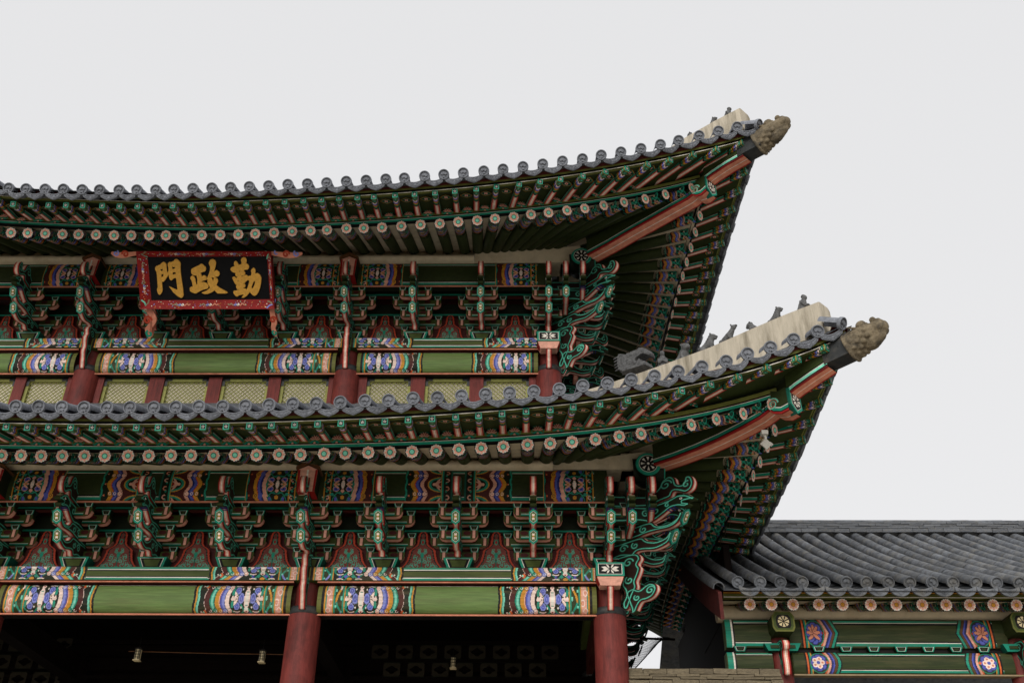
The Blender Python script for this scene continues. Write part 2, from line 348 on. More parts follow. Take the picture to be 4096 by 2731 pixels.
def bay_canvas(L, short=False, plate=False):
    e = PES if short else PE; u = .476; w = L/u
    c = CV(w, 1.0, 1/52, 'mgreen' if not plate else 'green')
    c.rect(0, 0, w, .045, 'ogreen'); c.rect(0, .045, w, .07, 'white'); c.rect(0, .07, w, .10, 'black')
    c.rect(0, .88, w, .92, 'black'); c.rect(0, .92, w, .94, 'white'); c.rect(0, .94, w, 1, 'teal')
    m = .16; c.rect(0, 0, m+.1, 1, 'ogreen'); c.rect(w-m-.1, 0, w, 1, 'ogreen')
    c.paste(e, m); c.paste(e, w-m-e.w, True)
    if plate:
        H = c.a.shape[0]; mid = slice(int((m+e.w)/c.res), int((w-m-e.w)/c.res))
        k = int(H*.46); c.a[:, mid] = ci('green')
        V = c.V[:, mid]; sub = c.a[:, mid]; vv = (V-.46)/.54
        for a, b, col in ((0, .16, 'teal'), (.16, .22, 'white'), (.22, .3, 'black'), (.72, .8, 'black'), (.8, .86, 'white'), (.86, 1, 'teal')): sub[(vv >= a) & (vv < b)] = ci(col)
        c.a = c.a[k:]; c.h = 1.0
    return c
def medallion(c, u0, v0, w, h):                              # netted lotus ground of the purlin paintings
    c.rect(u0, v0, u0+w, v0+h, 'kgreen')
    for k in range(3):
        c.ring(u0+w*.5, v0+h*(.0+.5*k), w*.42, .016, 'teal'); c.ring(u0, v0+h*.5*k, w*.3, .014, 'teal'); c.ring(u0+w, v0+h*.5*k, w*.3, .014, 'teal')
    for u in (.22, .78):
        for v in (.36, .64):
            c.ell(u0+w*u, v0+h*v, .055, .05, 'pink'); c.ell(u0+w*u, v0+h*v, .046, .042, 'blue'); c.ell(u0+w*u, v0+h*v, .02, .02, 'dblue')
        for an in (-.8, 0, .8): c.ell(u0+w*u, v0+h*.5+.05*math.sin(an), .055, .018, 'pink', rot=an)
        c.ell(u0+w*u, v0+h*.5, .02, .02, 'ochre')
        for v in (.06, .94): c.rect(u0+w*u-.022, v0+h*v-.035, u0+w*u+.022, v0+h*v+.035, 'blue')
    c.ell(u0+w*.5, v0+h*.5, .03, .08, 'lpink'); c.rect(u0+w*.5-.01, v0+h*.5-.05, u0+w*.5+.01, v0+h*.5+.05, 'white')
    for v in (.3, .7): c.ell(u0+w*.5, v0+h*v, .03, .03, 'pink')
    for v in (.12, .88): c.ell(u0+w*.5, v0+h*v, .035, .03, 'ochre')
    for u in (.05, .95):
        for v in (.2, .8): c.ell(u0+w*u, v0+h*v, .03, .03, 'teal')
def scroll_strip(c, u0, w, h):
    c.rect(u0, 0, u0+w, h, 'kgreen')
    for k in range(4):
        v = h*(.13+.25*k); c.ring(u0+w*.5, v, w*.3, .02, 'pink' if k % 2 else 'salmon', -2.2, 2.2); c.ell(u0+w*.35, v+.05, .02, .02, 'teal')
def pattern_A():
    h = .6; c = CV(.86, h, .0105, None)
    c.rect(0, 0, .86, h, 'maroon'); c.rect(0, 0, .025, h, 'ochre'); scroll_strip(c, .025, .085, h); c.rect(.11, 0, .125, h, 'ochre')
    t = abs(c.V-h/2)/(h/2); d = -.10*t**2
    for u, col in ((.0, None),): pass
    medallion(c, .125, 0, .40, h)
    for u, col in ((.505, 'teal'), (.52, 'pink'), (.585, 'black'), (.592, 'dblue'), (.62, 'blue'), (.665, 'black'), (.67, 'orange'), (.685, 'ochre'), (.735, 'black'), (.742, 'maroon')): c.put(c.U > u+d+.03*(t > .72), col)
    for v in (.1, .5):
        c.ell(.60, v, .04, .045, 'blue'); c.ell(.68, v+.01, .045, .045, 'ochre'); c.ring(.68, v, .02, .01, 'maroon'); c.ell(.53, v, .035, .04, 'pink')
        c.ell(.80, v, .016, .016, 'orange')
    c.put(c.U > .82+.012*np.sin(c.V*2*PI/.3), 'kgreen'); c.put(c.U > .832+.012*np.sin(c.V*2*PI/.3), 'teal'); c.put(c.U > .85, 'ochre')
    return c
def pattern_B():
    h = .6; c = CV(.82, h, .0105, 'kgreen')
    w = np.cos((c.V-h/2)*2*PI/.34)
    c.rect(0, 0, .82, h, 'kgreen'); z = .012*np.sin(c.V*2*PI/.2)
    c.put(c.U > .0+z, 'teal'); c.put(c.U > .035+z, 'kgreen')
    for k in range(3): c.ell(.075, .1+.2*k, .014, .014, 'orange'); c.ell(.06, .1+.2*k, .007, .007, 'white')
    for u, col in ((.10, 'ochre'), (.16, 'orange'), (.18, 'black'), (.187, 'blue'), (.235, 'dblue'), (.26, 'black'), (.267, 'pink'), (.325, 'maroon')): c.put(c.U > u-.035*w+.03, col)
    for v in (h/2-.17, h/2+.17):
        for u, col in ((.17, 'ochre'), (.255, 'blue'), (.34, 'pink')):
            c.ell(u, v, .042, .042, 'black'); c.ell(u, v, .037, .037, col); c.ring(u, v, .02, .009, 'lpink')
    c.put(c.U > .60, 'kgreen')
    for v in (-.04, h/2, h+.04):
        c.ell(.62, v, .235, .145, 'ochre'); c.ell(.62, v, .215, .13, 'teal'); c.ell(.62, v, .17, .1, 'kgreen')
        for an in (-1, -.5, 0, .5, 1): c.ell(.56, v+.055*math.sin(an), .075, .017, 'pink', rot=an*.9)
        c.ell(.50, v, .03, .03, 'pink'); c.ell(.6, v, .02, .02, 'red')
    c.rect(.62, 0, .82, h, 'kgreen'); c.rect(.62, 0, .635, h, 'ochre'); c.rect(.635, 0, .665, h, 'teal'); scroll_strip(c, .675, .10, h); c.rect(.79, 0, .82, h, 'dteal')
    return c
PA, PB = pattern_A(), pattern_B()
def purlin_canvas(L, xs, ncell):
    c = CV(L, .6, .0105, 'dgreen')
    c.rect(0, .04, L, .075, 'teal'); c.rect(0, .075, L, .085, 'white'); c.rect(0, .085, L, .11, 'black')
    c.rect(0, .5, L, .52, 'black'); c.rect(0, .52, L, .53, 'white'); c.rect(0, .53, L, .57, 'teal')
    m = .24; c.paste(PA, m); c.paste(PA, L-m-PA.w, True)
    c.rect(0, 0, m-.02, .6, 'dgreen'); c.rect(L-m+.02, 0, L, .6, 'dgreen')
    if ncell == 4: c.paste(PB, L/2-.10-PB.w); c.paste(PB, L/2+.10, True)
    return c
def bell_canvas():
    w, h = .86, .75; c = CV(w, h, .0105, None)
    prof = [(.75, .0), (.735, .04), (.70, .075), (.6, .088), (.52, .095), (.47, .125), (.43, .185), (.39, .225), (.30, .240), (.2, .265), (.12, .315), (.06, .37), (.0, .385)]
    zs = np.array([p[0] for p in prof][::-1]); hw = np.array([p[1] for p in prof][::-1])
    H = np.interp(h-c.V, zs, hw); t = H-abs(c.U-w/2)
    c.put(t > 0, 'ired'); c.put(t > .032, 'black'); c.put(t > .045, 'dteal'); c.put(t > .056, 'maroon'); c.put((t > .056) & (c.V > h-.05), 'maroon')
    c.put((t > .06), 'bellred')
    for sg in (-1, 1):
        for (x, z, r, a) in ((.1, .12, .055, 0), (.2, .1, .045, 2), (.13, .25, .05, 1), (.06, .36, .035, 2), (.05, .18, .04, 3), (.28, .06, .03, 1)):
            c.seg([(w/2+sg*p, q) for p, q in spiral(x, h-z, r, 1.1, a, 1)], .017, 'bteal'); c.seg([(w/2+sg*p, q) for p, q in spiral(x*.9, h-z-.05, r*.8, 1.0, a+2, -1)], .011, 'bteal')
    c.seg([(w/2, h-.02), (w/2, h-.3)], .02, 'dteal'); c.ell(w/2, h-.30, .03, .06, 'teal'); c.ell(w/2, h-.55, .035, .05, 'teal'); c.ell(w/2, h-.55, .02, .03, 'red'); c.ell(w/2, h-.07, .04, .03, 'teal')
    c.put((t > 0) & (t <= .034), 'ired'); c.put((t > .034) & (t <= .05), 'black')
    return c

# ------------------------------------------------------------------ dimensions of the gate
D1, D2, XC1, XC2, BASE1, BASE2 = 16.5, 17.55, 1.386, .452, 7.618, 12.939
gate = thing('gate_building', 'two-storey wooden palace gate painted green, teal and red with upswept tiled roofs', 'gate', (-6.4, 20.4, 0))
PO = .70                                                     # how far the eave purlin stands out from the columns

def up_frame(p, d):                                          # local y runs along d (inwards), z up
    d = nrm(d); x = nrm(np.cross(d, (0, 0, 1))); z = np.cross(x, d); return frame(p, x, d, z)

# ------------------------------------------------------------------ parts of a bracket set (local: x sideways, -y outwards, z up from the plate beam)
PINKS = [(0, .2, 'red'), (.2, .42, 'pink'), (.42, .58, 'white'), (.58, .8, 'pink'), (.8, 1, 'red')]
OX = ((0, 0, 0), (0, -1, 0), (0, 0, 1), (1, 0, 0))
def under(i, a, b):                                          # edges that look down or out are striped pink, the rest green
    dx, dz = b[0]-a[0], b[1]-a[1]
    return None
def plate(outline, th, pink, swirls=(), teal_off=.026, dark='sbrown', n=4, pmax=9.):
    mb = MB(); P = smooth_loop(outline, n) if n > 1 else outline
    area = sum(P[i][0]*P[(i+1) % len(P)][1]-P[(i+1) % len(P)][0]*P[i][1] for i in range(len(P)))
    if area < 0: P = P[::-1]
    def edge(i, a, b):
        dx, dz = b[0]-a[0], b[1]-a[1]; nx, nz = dz, -dx; L = math.hypot(nx, nz)+1e-9
        mx = (a[0]+b[0])/2
        return PINKS if (pmax > mx > pink and (nz/L < -.25 or nx/L > .55)) else 'dgreen'
    mb.prism(P, *OX, -th/2, th/2, dark, edge)
    loop = np.array(P+[P[0], P[1]])
    d = np.gradient(loop, axis=0); d /= np.linalg.norm(d, axis=1, keepdims=True)+1e-9
    ins = loop+np.stack([-d[:, 1], d[:, 0]], 1)*teal_off
    for sg in (-1, 1):
        mb.ribbon(ins, .024, *OX, sg*(th/2+.003), 'teal'); mb.ribbon(ins, .007, *OX, sg*(th/2+.005), 'lteal')
        for s in swirls:
            mb.ribbon(s, .028, *OX, sg*(th/2+.003), 'teal'); mb.ribbon(s, .009, *OX, sg*(th/2+.005), 'lteal')
    return mb
def hex_plate(mb, o, z, ang, w=.14, h=.265):                  # flowered end plate of a tongue, facing outwards
    ex = np.array([1., 0, 0]); en = np.array([0, -math.cos(ang), -math.sin(ang)]); ey = np.array([0, -math.sin(ang), math.cos(ang)])
    O = np.array([0, -o, z])
    def hx(k): return [(-w/2*k, -h*.3*k), (0, -h/2*k), (w/2*k, -h*.3*k), (w/2*k, h*.3*k), (0, h/2*k), (-w/2*k, h*.3*k)]
    mb.prism(hx(1), O, ex, ey, en, -.02, .012, 'teal', 'dteal')
    for k, col, t in ((.72, 'white', .014), (.66, 'black', .016), (.58, 'mgreen', .018)): mb.poly([O+ex*a+ey*b+en*t for a, b in hx(k)], col)
    for sx in (-1, 1):
        for sz in (-1, 1): mb.poly([O+ex*a+ey*b+en*.020 for a, b in ((0, 0), (sx*.022, sz*.018), (sx*.018, sz*.055), (0, sz*.04))], 'lpink')
    mb.poly([O+ex*.016*math.cos(a)+ey*.016*math.sin(a)+en*.022 for a in np.linspace(0, 2*PI, 9)[:-1]], 'ochre')
TH = .105
def mk_tongue1():
    mb = plate([(0, .2), (.25, .2), (.42, .14), (.5, .195), (.6, .185), (.76, .135), (.9, .15), (.99, .2), (1.035, .33), (.985, .33), (.93, .275), (.79, .265), (.66, .33), (.57, .42), (.3, .43), (0, .43)], TH, .36,
               [spiral(.48, .31, .06, 1.2, 2), spiral(.3, .32, .07, 1.3, 0)])
    hex_plate(mb, 1.035, .265, .42); return mb
def mk_tongue2():
    mb = plate([(0, .44), (.5, .44), (.62, .45), (.73, .45), (.86, .435), (1.0, .42), (1.12, .46), (1.2, .58), (1.17, .62), (1.11, .535), (.98, .495), (.82, .53), (.72, .63), (.4, .64), (0, .64)], TH, .5,
               [spiral(.62, .54, .06, 1.2, 2), spiral(.42, .54, .07, 1.3, 0)])
    hex_plate(mb, 1.215, .53, .42); return mb
def mk_phoenix():
    mb = plate([(0, .65), (.5, .65), (.70, .62), (.82, .64), (.95, .70), (1.04, .745), (1.14, .735), (1.24, .685), (1.31, .71), (1.27, .755), (1.22, .785), (1.30, .775), (1.39, .772), (1.30, .875), (1.17, .93), (1.04, .905), (.9, .90), (.7, .90), (0, .90)], TH, .66,
               [spiral(.82, .79, .065, 1.2, 2), spiral(.62, .78, .07, 1.3, 0), spiral(1.0, .82, .04, 1, 1)], dark='kgreen', pmax=1.06)
    for sg in (-1, 1):
        mb.ell((sg*(TH/2+.001), -1.2, .85), (.012, .022, .018), 'white'); mb.ell((sg*(TH/2+.006), -1.205, .85), (.010, .011, .010), 'black')
    # blue scales of the neck and the beak seen from the front
    for k in range(3):
        mb.box((0, -1.00-.05*k, .735+.006*k), (TH+.008, .02, .02), 'dblue')
    mb.box((0, -1.27, .845), (TH*.9, .10, .05), 'dbeige'); mb.box((-.03, -1.235, .875), (.022, .05, .03), 'blue'); mb.box((.03, -1.235, .875), (.022, .05, .03), 'blue')
    return mb
def mk_cloud():
    return plate([(0, .91), (.6, .91), (.9, .93), (1.05, .945), (1.10, 1.02), (1.18, .985), (1.27, .925), (1.36, .955), (1.40, 1.06), (1.37, 1.18), (1.29, 1.20), (1.25, 1.09), (1.16, 1.13), (1.135, 1.25), (1.06, 1.32), (.95, 1.28), (.86, 1.15), (.6, 1.1), (0, 1.1)], TH, .82,
                 [spiral(1.0, 1.18, .09, 1.4, 0), spiral(1.3, 1.06, .06, 1.0, 1), spiral(.78, 1.02, .06, 1.2, 2)])
def mk_hanger():                                             # cloud scroll of a column set, hanging in front of the lintel
    return plate([(.12, .18), (.34, .2), (.50, .16), (.545, .06), (.50, -.02), (.53, -.10), (.50, -.2), (.455, -.3), (.46, -.40), (.40, -.52), (.36, -.62), (.31, -.72), (.25, -.70), (.24, -.6), (.29, -.5), (.28, -.4), (.24, -.3), (.26, -.1), (.2, .05)], TH, .26,
                 [spiral(.36, .05, .08, 1.3, 0), spiral(.36, -.25, .07, 1.2, 2)])
def mk_wing():                                               # cloud wing at the foot of the corner scroll
    return plate([(.30, -.45), (.40, -.40), (.50, -.46), (.58, -.42), (.66, -.40), (.74, -.45), (.75, -.54), (.69, -.63), (.60, -.66), (.52, -.66), (.47, -.72), (.43, -.80), (.37, -.82), (.36, -.74), (.33, -.62)], TH, .44, [spiral(.66, -.52, .07, 1.3, 0), spiral(.46, -.58, .05, 1.2, 2)])
def mk_arm(L, h=.17, t=.12):                                  # boat-shaped cross arm
    mb = MB(); r = .07
    half = [(0, h), (L, h), (L, h*.62), (L-.015, h*.35), (L-.05, h*.1), (L-.1, 0), (0, 0)]
    P = [(-x, z) for x, z in half[::-1][:-1]][0:0]
    P = [(L, h), (-L, h), (-L, h*.62), (-L+.015, h*.33), (-L+.05, h*.09), (-L+.11, 0), (L-.11, 0), (L-.05, h*.09), (L-.015, h*.33), (L, h*.62)]
    edge = lambda i, a, b: [(0, .12, 'red'), (.12, .88, 'pink'), (.88, 1, 'red')] if i in (2, 3, 4, 5, 6, 7, 8) else 'dgreen'
    mb.prism(P, (0, 0, 0), (1, 0, 0), (0, 0, 1), (0, 1, 0), -t/2, t/2, 'green', edge)
    y = -t/2-.003
    def q(x0, z0, x1, z1, col, e=0): mb.poly([(x0, y-e, z0), (x1, y-e, z0), (x1, y-e, z1), (x0, y-e, z1)], col)
    q(-L+.13, .012, L-.13, .024, 'black'); q(-L+.13, .024, L-.13, .050, 'teal'); q(-L+.13, .050, L-.13, .058, 'white')
    for sg in (-1, 1):
        x = sg*(L-.07); q(x-.036, .03, x+.036, h, 'maroon'); q(x-.024, .03, x+.024, h, 'pink', .002)
        mb.poly([(sg*(L*.45)+.07*math.cos(a), y, h-.05+.04*math.sin(a)) for a in np.linspace(0, 2*PI, 11)[:-1]], 'maroon')
    return mb
def mk_block(w=.17, h=.085, d=.16):                           # small bearing block
    mb = MB(); k = .68
    mb.box((0, 0, h/2), (w, d, h), 'kgreen', taper=k); y = lambda z: -d/2*(k+(1-k)*z/h)-.003
    def q(f, col, e):
        a = w/2*(k*f if f < 1 else k); b = w/2*f; z0 = h*(1-f)*.5; z1 = h*(1-(1-f)*.5)
        mb.poly([(-w/2*k*f, y(z0)-e, z0), (w/2*k*f, y(z0)-e, z0), (w/2*f, y(z1)-e, z1), (-w/2*f, y(z1)-e, z1)], col)
    q(.99, 'teal', 0); q(.76, 'white', .002); q(.68, 'black', .004); q(.40, 'dgreen', .006)
    return mb
def mk_base():                                               # big bearing block and the core of the set behind it
    mb = MB(); w, h, d, k = .52, .19, .46, .70
    mb.box((0, -.03, h/2), (w, d, h), 'dteal', taper=k); y = lambda z: -.03-d/2*(k+(1-k)*z/h)-.003
    def q(f, col, e):
        z0 = h*(1-f)*.5; z1 = h*(1-(1-f)*.5); mb.poly([(-w/2*k*f, y(z0)-e, z0), (w/2*k*f, y(z0)-e, z0), (w/2*f, y(z1)-e, z1), (-w/2*f, y(z1)-e, z1)], col)
    q(.995, 'teal', 0); q(.80, 'white', .002); q(.75, 'black', .004); q(.56, 'green', .006)
    mb.box((0, .1, .62), (.12, .3, .86), 'kgreen')
    return mb
ME = {k: f().mesh(k) for k, f in dict(tongue_low=mk_tongue1, tongue_high=mk_tongue2, phoenix_head=mk_phoenix, cloud_scroll=mk_cloud, hanging_scroll=mk_hanger, wing_scroll=mk_wing,
      arm_short=lambda: mk_arm(.335), arm_long=lambda: mk_arm(.51), bearing_block=mk_block, base_block=mk_base).items()}
S1 = .35                                                     # spacing of the bracket planes
def bracket(M, column=False, arms=True, tiers='12pc', scale_o=1.0, base=True):
    core = obj('bracket_set', ME['base_block'] if base else ME['bearing_block'], gate, M @ (T(0, 0, 0) if base else T(0, 0, .3)))
    S = SCL(1, scale_o, 1)
    if '1' in tiers: obj('tongue', ME['tongue_low'], core, M @ S)
    if '2' in tiers: obj('tongue', ME['tongue_high'], core, M @ S)
    if 'p' in tiers: obj('phoenix_head', ME['phoenix_head'], core, M @ S)
    if 'c' in tiers: obj('cloud_scroll', ME['cloud_scroll'], core, M @ S)
    if column: obj('hanging_scroll', ME['hanging_scroll'], core, M @ S)
    if arms:
        for L, me, o, z in ((.335, 'arm_short', 0, .19), (.51, 'arm_long', 0, .45), (.335, 'arm_short', S1, .45), (.51, 'arm_long', S1, .72), (.335, 'arm_short', 2*S1, .72)):
            obj('arm', ME[me], core, M @ T(0, -o, z))
            for sg in (-1, 1): obj('bearing_block', ME['bearing_block'], core, M @ T(sg*(L-.07), -o, z+.17))
    return core

# ------------------------------------------------------------------ columns, beams, panels and purlins of one facade
def lathe_z(mb, prof, cx, cy, n, cols):
    rings = [[(cx+r*math.cos(2*PI*k/n), cy+r*math.sin(2*PI*k/n), z) for k in range(n)] for r, z in prof]; mb.loft(rings, cols)
def column(x, y, z0, ztop, r, ring_z):
    mb = MB(); lathe_z(mb, [(r*1.06, z0), (r*1.03, z0+1.5), (r, ring_z-.06)], x, y, 32, 'wred'); lathe_z(mb, [(r*.74, ring_z+.02), (r*.74, ztop)], x, y, 20, 'wred')
    o = obj('column', mb.mesh('column', 'wood_red'), gate)
    mb = MB(); lathe_z(mb, [(r*.95, ring_z+.05), (r*1.035, ring_z+.03), (r*1.035, ring_z-.075), (r*.99, ring_z-.08)], x, y, 32, 'black'); obj('iron_collar', mb.mesh('iron_collar', 'iron'), o)
def beam_prof(v):
    ph = R(72-178*v); c, s = math.cos(ph), math.sin(ph)
    return -(.04+.20*(max(c, 0)**.55)), .245*(abs(s)**.85)*(1 if s > 0 else -1)
BELL = None
def facade(M, cols, ncells, base, shorts, name_tier, visible=True, bells=True):
    global BELL
    if BELL is None:
        mb = MB(); cv = bell_canvas(); mb.canvas(cv, lambda u, v: (u-.43, 0, .75-v)); BELL = mb.mesh('bell_panel')
    for i in range(len(cols)-1):
        a, b = cols[i], cols[i+1]; L = b-a; n = ncells[i]
        # lintel
        mb = MB(); cv = bay_canvas(L-.44, shorts[i]); zc = base-.505
        def fl(u, v, xa=a+.22):
            y, z = beam_prof(v); return (xa+u*.476, y, zc+z)
        mb.canvas(cv, fl); mb.box(((a+b)/2, .08, zc), (L-.4, .24, .46), 'maroon')
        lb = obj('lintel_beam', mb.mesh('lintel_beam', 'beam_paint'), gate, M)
        mb = MB(); mb.tube([(a+.2, -.14, base-.768), (b-.2, -.14, base-.768)], .016, 8, 'salmon'); mb.box(((a+b)/2, -.02, base-.765), (L-.4, .2, .03), 'dark'); obj('moulding', mb.mesh('moulding'), lb, M)
        mb = MB(); mb.tube([(a+.2, -.255, base-.245), (b-.2, -.255, base-.245)], .016, 8, 'salmon'); mb.box(((a+b)/2, -.1, base-.245), (L-.4, .28, .03), 'maroon'); obj('moulding', mb.mesh('moulding'), lb, M)
        # plate beam
        mb = MB(); cv = bay_canvas(L, shorts[i], True)
        mb.canvas(cv, lambda u, v, xa=a: (xa+u*.476, -.302, base-.003-v*.224)); mb.box(((a+b)/2, 0, base-.115), (L, .6, .222), 'green')
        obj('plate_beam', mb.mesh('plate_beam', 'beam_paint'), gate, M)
        # eave purlin
        mb = MB(); cv = purlin_canvas(L, None, n)
        def fp(u, v, xa=a):
            t = (v/.6-.5)*2; return (xa+u, -PO-.13*math.sqrt(max(0, 1-.8*t*t)), base+.985+.6-v)
        mb.canvas(cv, fp); mb.box(((a+b)/2, -PO, base+1.28), (L, .12, .58), 'dgreen'); mb.box(((a+b)/2, -PO, base+.973), (L, .16, .022), 'kgreen'); mb.box(((a+b)/2, -PO-.085, base+.973), (L, .02, .026), 'salmon')
        obj('eave_purlin', mb.mesh('eave_purlin'), gate, M)
        # inner tie beams and soffit boards between the bracket planes
        for o, z0, z1 in ((0, .71, 1.02), (S1, .985, 1.16)):
            mb = MB(); mb.box(((a+b)/2, -o, base+(z0+z1)/2), (L, .11, z1-z0), 'kgreen', bottom='maroon'); mb.box(((a+b)/2, -o-.058, base+z0+.04), (L, .006, .03), 'teal')
            obj('tie_beam', mb.mesh('tie_beam'), gate, M)
        mb = MB(); mb.box(((a+b)/2, -.35, base+1.2), (L, .7, .03), 'kgreen'); mb.box(((a+b)/2, .06, base+.55), (L, .06, 1.3), 'maroon'); obj('soffit_board', mb.mesh('soffit_board'), gate, M)
        for k in range(n):
            x = a+L*(k+.5)/n
            if bells: obj('bell_panel', BELL, gate, M @ T(x, -.06, base+.002) @ SCL(min(1.0, L/n/1.28), 1, .985))
            if k > 0 or i == 0: bracket(M @ T(a+L*k/n, 0, base), column=(k == 0))
            elif k == 0: bracket(M @ T(a, 0, base), column=True)
    return
def beam_head(M, base):                                      # painted nose of the big beam above a column set
    mb = MB(); pts = [(-.15, 1.02), (.15, 1.02), (.17, 1.42), (0, 1.50), (-.17, 1.42)]
    mb.prism(pts, (0, 0, 0), (1, 0, 0), (0, 0, 1), (0, -1, 0), .3, 1.12, 'pink', lambda i, a, b: 'kgreen' if i in (1, 4) else ('brown' if i in (2, 3) else 'red'))
    for k, (x0, x1, col) in enumerate(((-.15, -.115, 'red'), (.115, .15, 'red'), (-.014, .014, 'white'))): mb.poly([(x0, -1.123, 1.02), (x1, -1.123, 1.02), (x1*1.12, -1.123, 1.42), (x0*1.12, -1.123, 1.42)], col)
    mb.prism([(-.2, 1.42), (0, 1.53), (.2, 1.42), (.2, 1.47), (0, 1.59), (-.2, 1.47)], (0, 0, 0), (1, 0, 0), (0, 0, 1), (0, -1, 0), .3, 1.16, 'brown', 'brown')
    obj('beam_head', mb.mesh('beam_head'), gate, M @ T(0, 0, base))

LC = [-14.2, -9.115, -3.726, XC1]; UC = [-13.2, -9.09, -3.70, XC2]
FL, FU = T(0, D1, 0), T(0, D2, 0)
SLM, SUM = T(XC1, D1, 0) @ RZ(PI/2), T(XC2, D2, 0) @ RZ(PI/2)
SIDE = [0, 3.9, 7.8]; SIDE2 = [0, 2.85, 5.7]
facade(FL, LC, [4, 4, 4], BASE1, [False]*3, 'lower'); facade(FU, UC, [3, 4, 3], BASE2, [True, False, True], 'upper')
facade(SLM, SIDE, [3, 3], BASE1, [False]*2, 'lower'); facade(SUM, SIDE2, [2, 2], BASE2, [True]*2, 'upper')
for x in LC: column(x, D1, 1.2, BASE1-.23, .272, 6.93)
for x in UC: column(x, D2, 9.5, BASE2-.23, .265, 12.30)
for k in (1, 2): column(XC1, D1+SIDE[k], 1.2, BASE1-.23, .272, 6.93); column(XC2, D2+SIDE2[k], 9.5, BASE2-.23, .265, 12.30)
for x in LC[1:3]: beam_head(FL @ T(x, 0, 0), BASE1)
for x in UC[1:3]: beam_head(FU @ T(x, 0, 0), BASE2)
# corner sets: a diagonal set plus the outer tongues of both faces
for XC, D, base in ((XC1, D1, BASE1), (XC2, D2, BASE2)):
    Cn = T(XC, D, base)
    cb = bracket(Cn @ RZ(PI/4), column=True, arms=False, scale_o=math.sqrt(2), base=False)
    obj('wing_scroll', ME['wing_scroll'], cb, Cn @ RZ(PI/4) @ SCL(1, math.sqrt(2), 1))
    bracket(Cn, column=True)                                  # front set on the corner column
    for dx, tiers in ((S1, '2pc'), (2*S1, 'pc')):
        bracket(Cn @ T(dx, 0, 0), arms=False, tiers=tiers, base=False); bracket(Cn @ RZ(PI/2) @ T(-dx, 0, 0), arms=False, tiers=tiers, base=False)
    for Mx in (Cn, Cn @ RZ(PI/2) @ SCL(-1, 1, 1)):
        mb = MB()                                             # plate-beam end with a white flower, and the tapered cushion under it
        mb.box((0, -.42, -.11), (.47, .25, .235), 'green', front='teal')
        y = -.548
        def rq(w, h, col, e): mb.poly([(-w, y-e, -.11-h), (w, y-e, -.11-h), (w, y-e, -.11+h), (-w, y-e, -.11+h)], col)
        rq(.20, .09, 'white', 0); rq(.19, .083, 'black', .002)
        for k in range(8):
            an = PI/8+k*PI/4; c, s = math.cos(an), math.sin(an)*.55; r = .16
            mb.poly([(.02*c, y-.005, -.11+.02*s), (r*.6*c-.025*s, y-.005, -.11+r*.6*s+.025*c), (r*c, y-.005, -.11+r*s), (r*.6*c+.025*s, y-.005, -.11+r*.6*s-.025*c)], 'white')
        mb.box((0, -.38, -.30), (.44, .3, .14), 'pink', taper=.75)
        mb.box((0, -.38, -.3), (.46, .2, .12), 'red', taper=.72)
        obj('plate_beam_end', mb.mesh('plate_beam_end'), gate, Mx)
        mb = MB(); n = 28; rings = []                         # round purlin end with its flower rosette
        for o, r in ((.45, .215), (.98, .215), (1.0, .20)): rings.append([(PO+r*math.cos(2*PI*k/n), -o, 1.60+r*math.sin(2*PI*k/n)) for k in range(n)])
        mb.loft(rings, ['kgreen', 'teal'], cap=False)
        def disc(r, col, e): mb.poly([(PO+r*math.cos(2*PI*k/n), -1.0-e, 1.60+r*math.sin(2*PI*k/n)) for k in range(n)], col)
        disc(.20, 'teal', 0); disc(.160, 'white', .003); disc(.153, 'black', .005)
        for k in range(8):
            an = k*PI/4; c, s = math.cos(an), math.sin(an)
            mb.poly([(PO+p*c-q*s, -1.009, 1.60+p*s+q*c) for p, q in ((.05, 0), (.085, .009), (.115, .022), (.132, .014), (.12, 0), (.132, -.014), (.115, -.022), (.085, -.009))], 'white')
        mb.poly([(PO+.022*math.cos(a), -1.010, 1.6+.022*math.sin(a)) for a in np.linspace(0, 2*PI, 11)[:-1]], 'white')
        obj('purlin_end', mb.mesh('purlin_end'), gate, Mx)
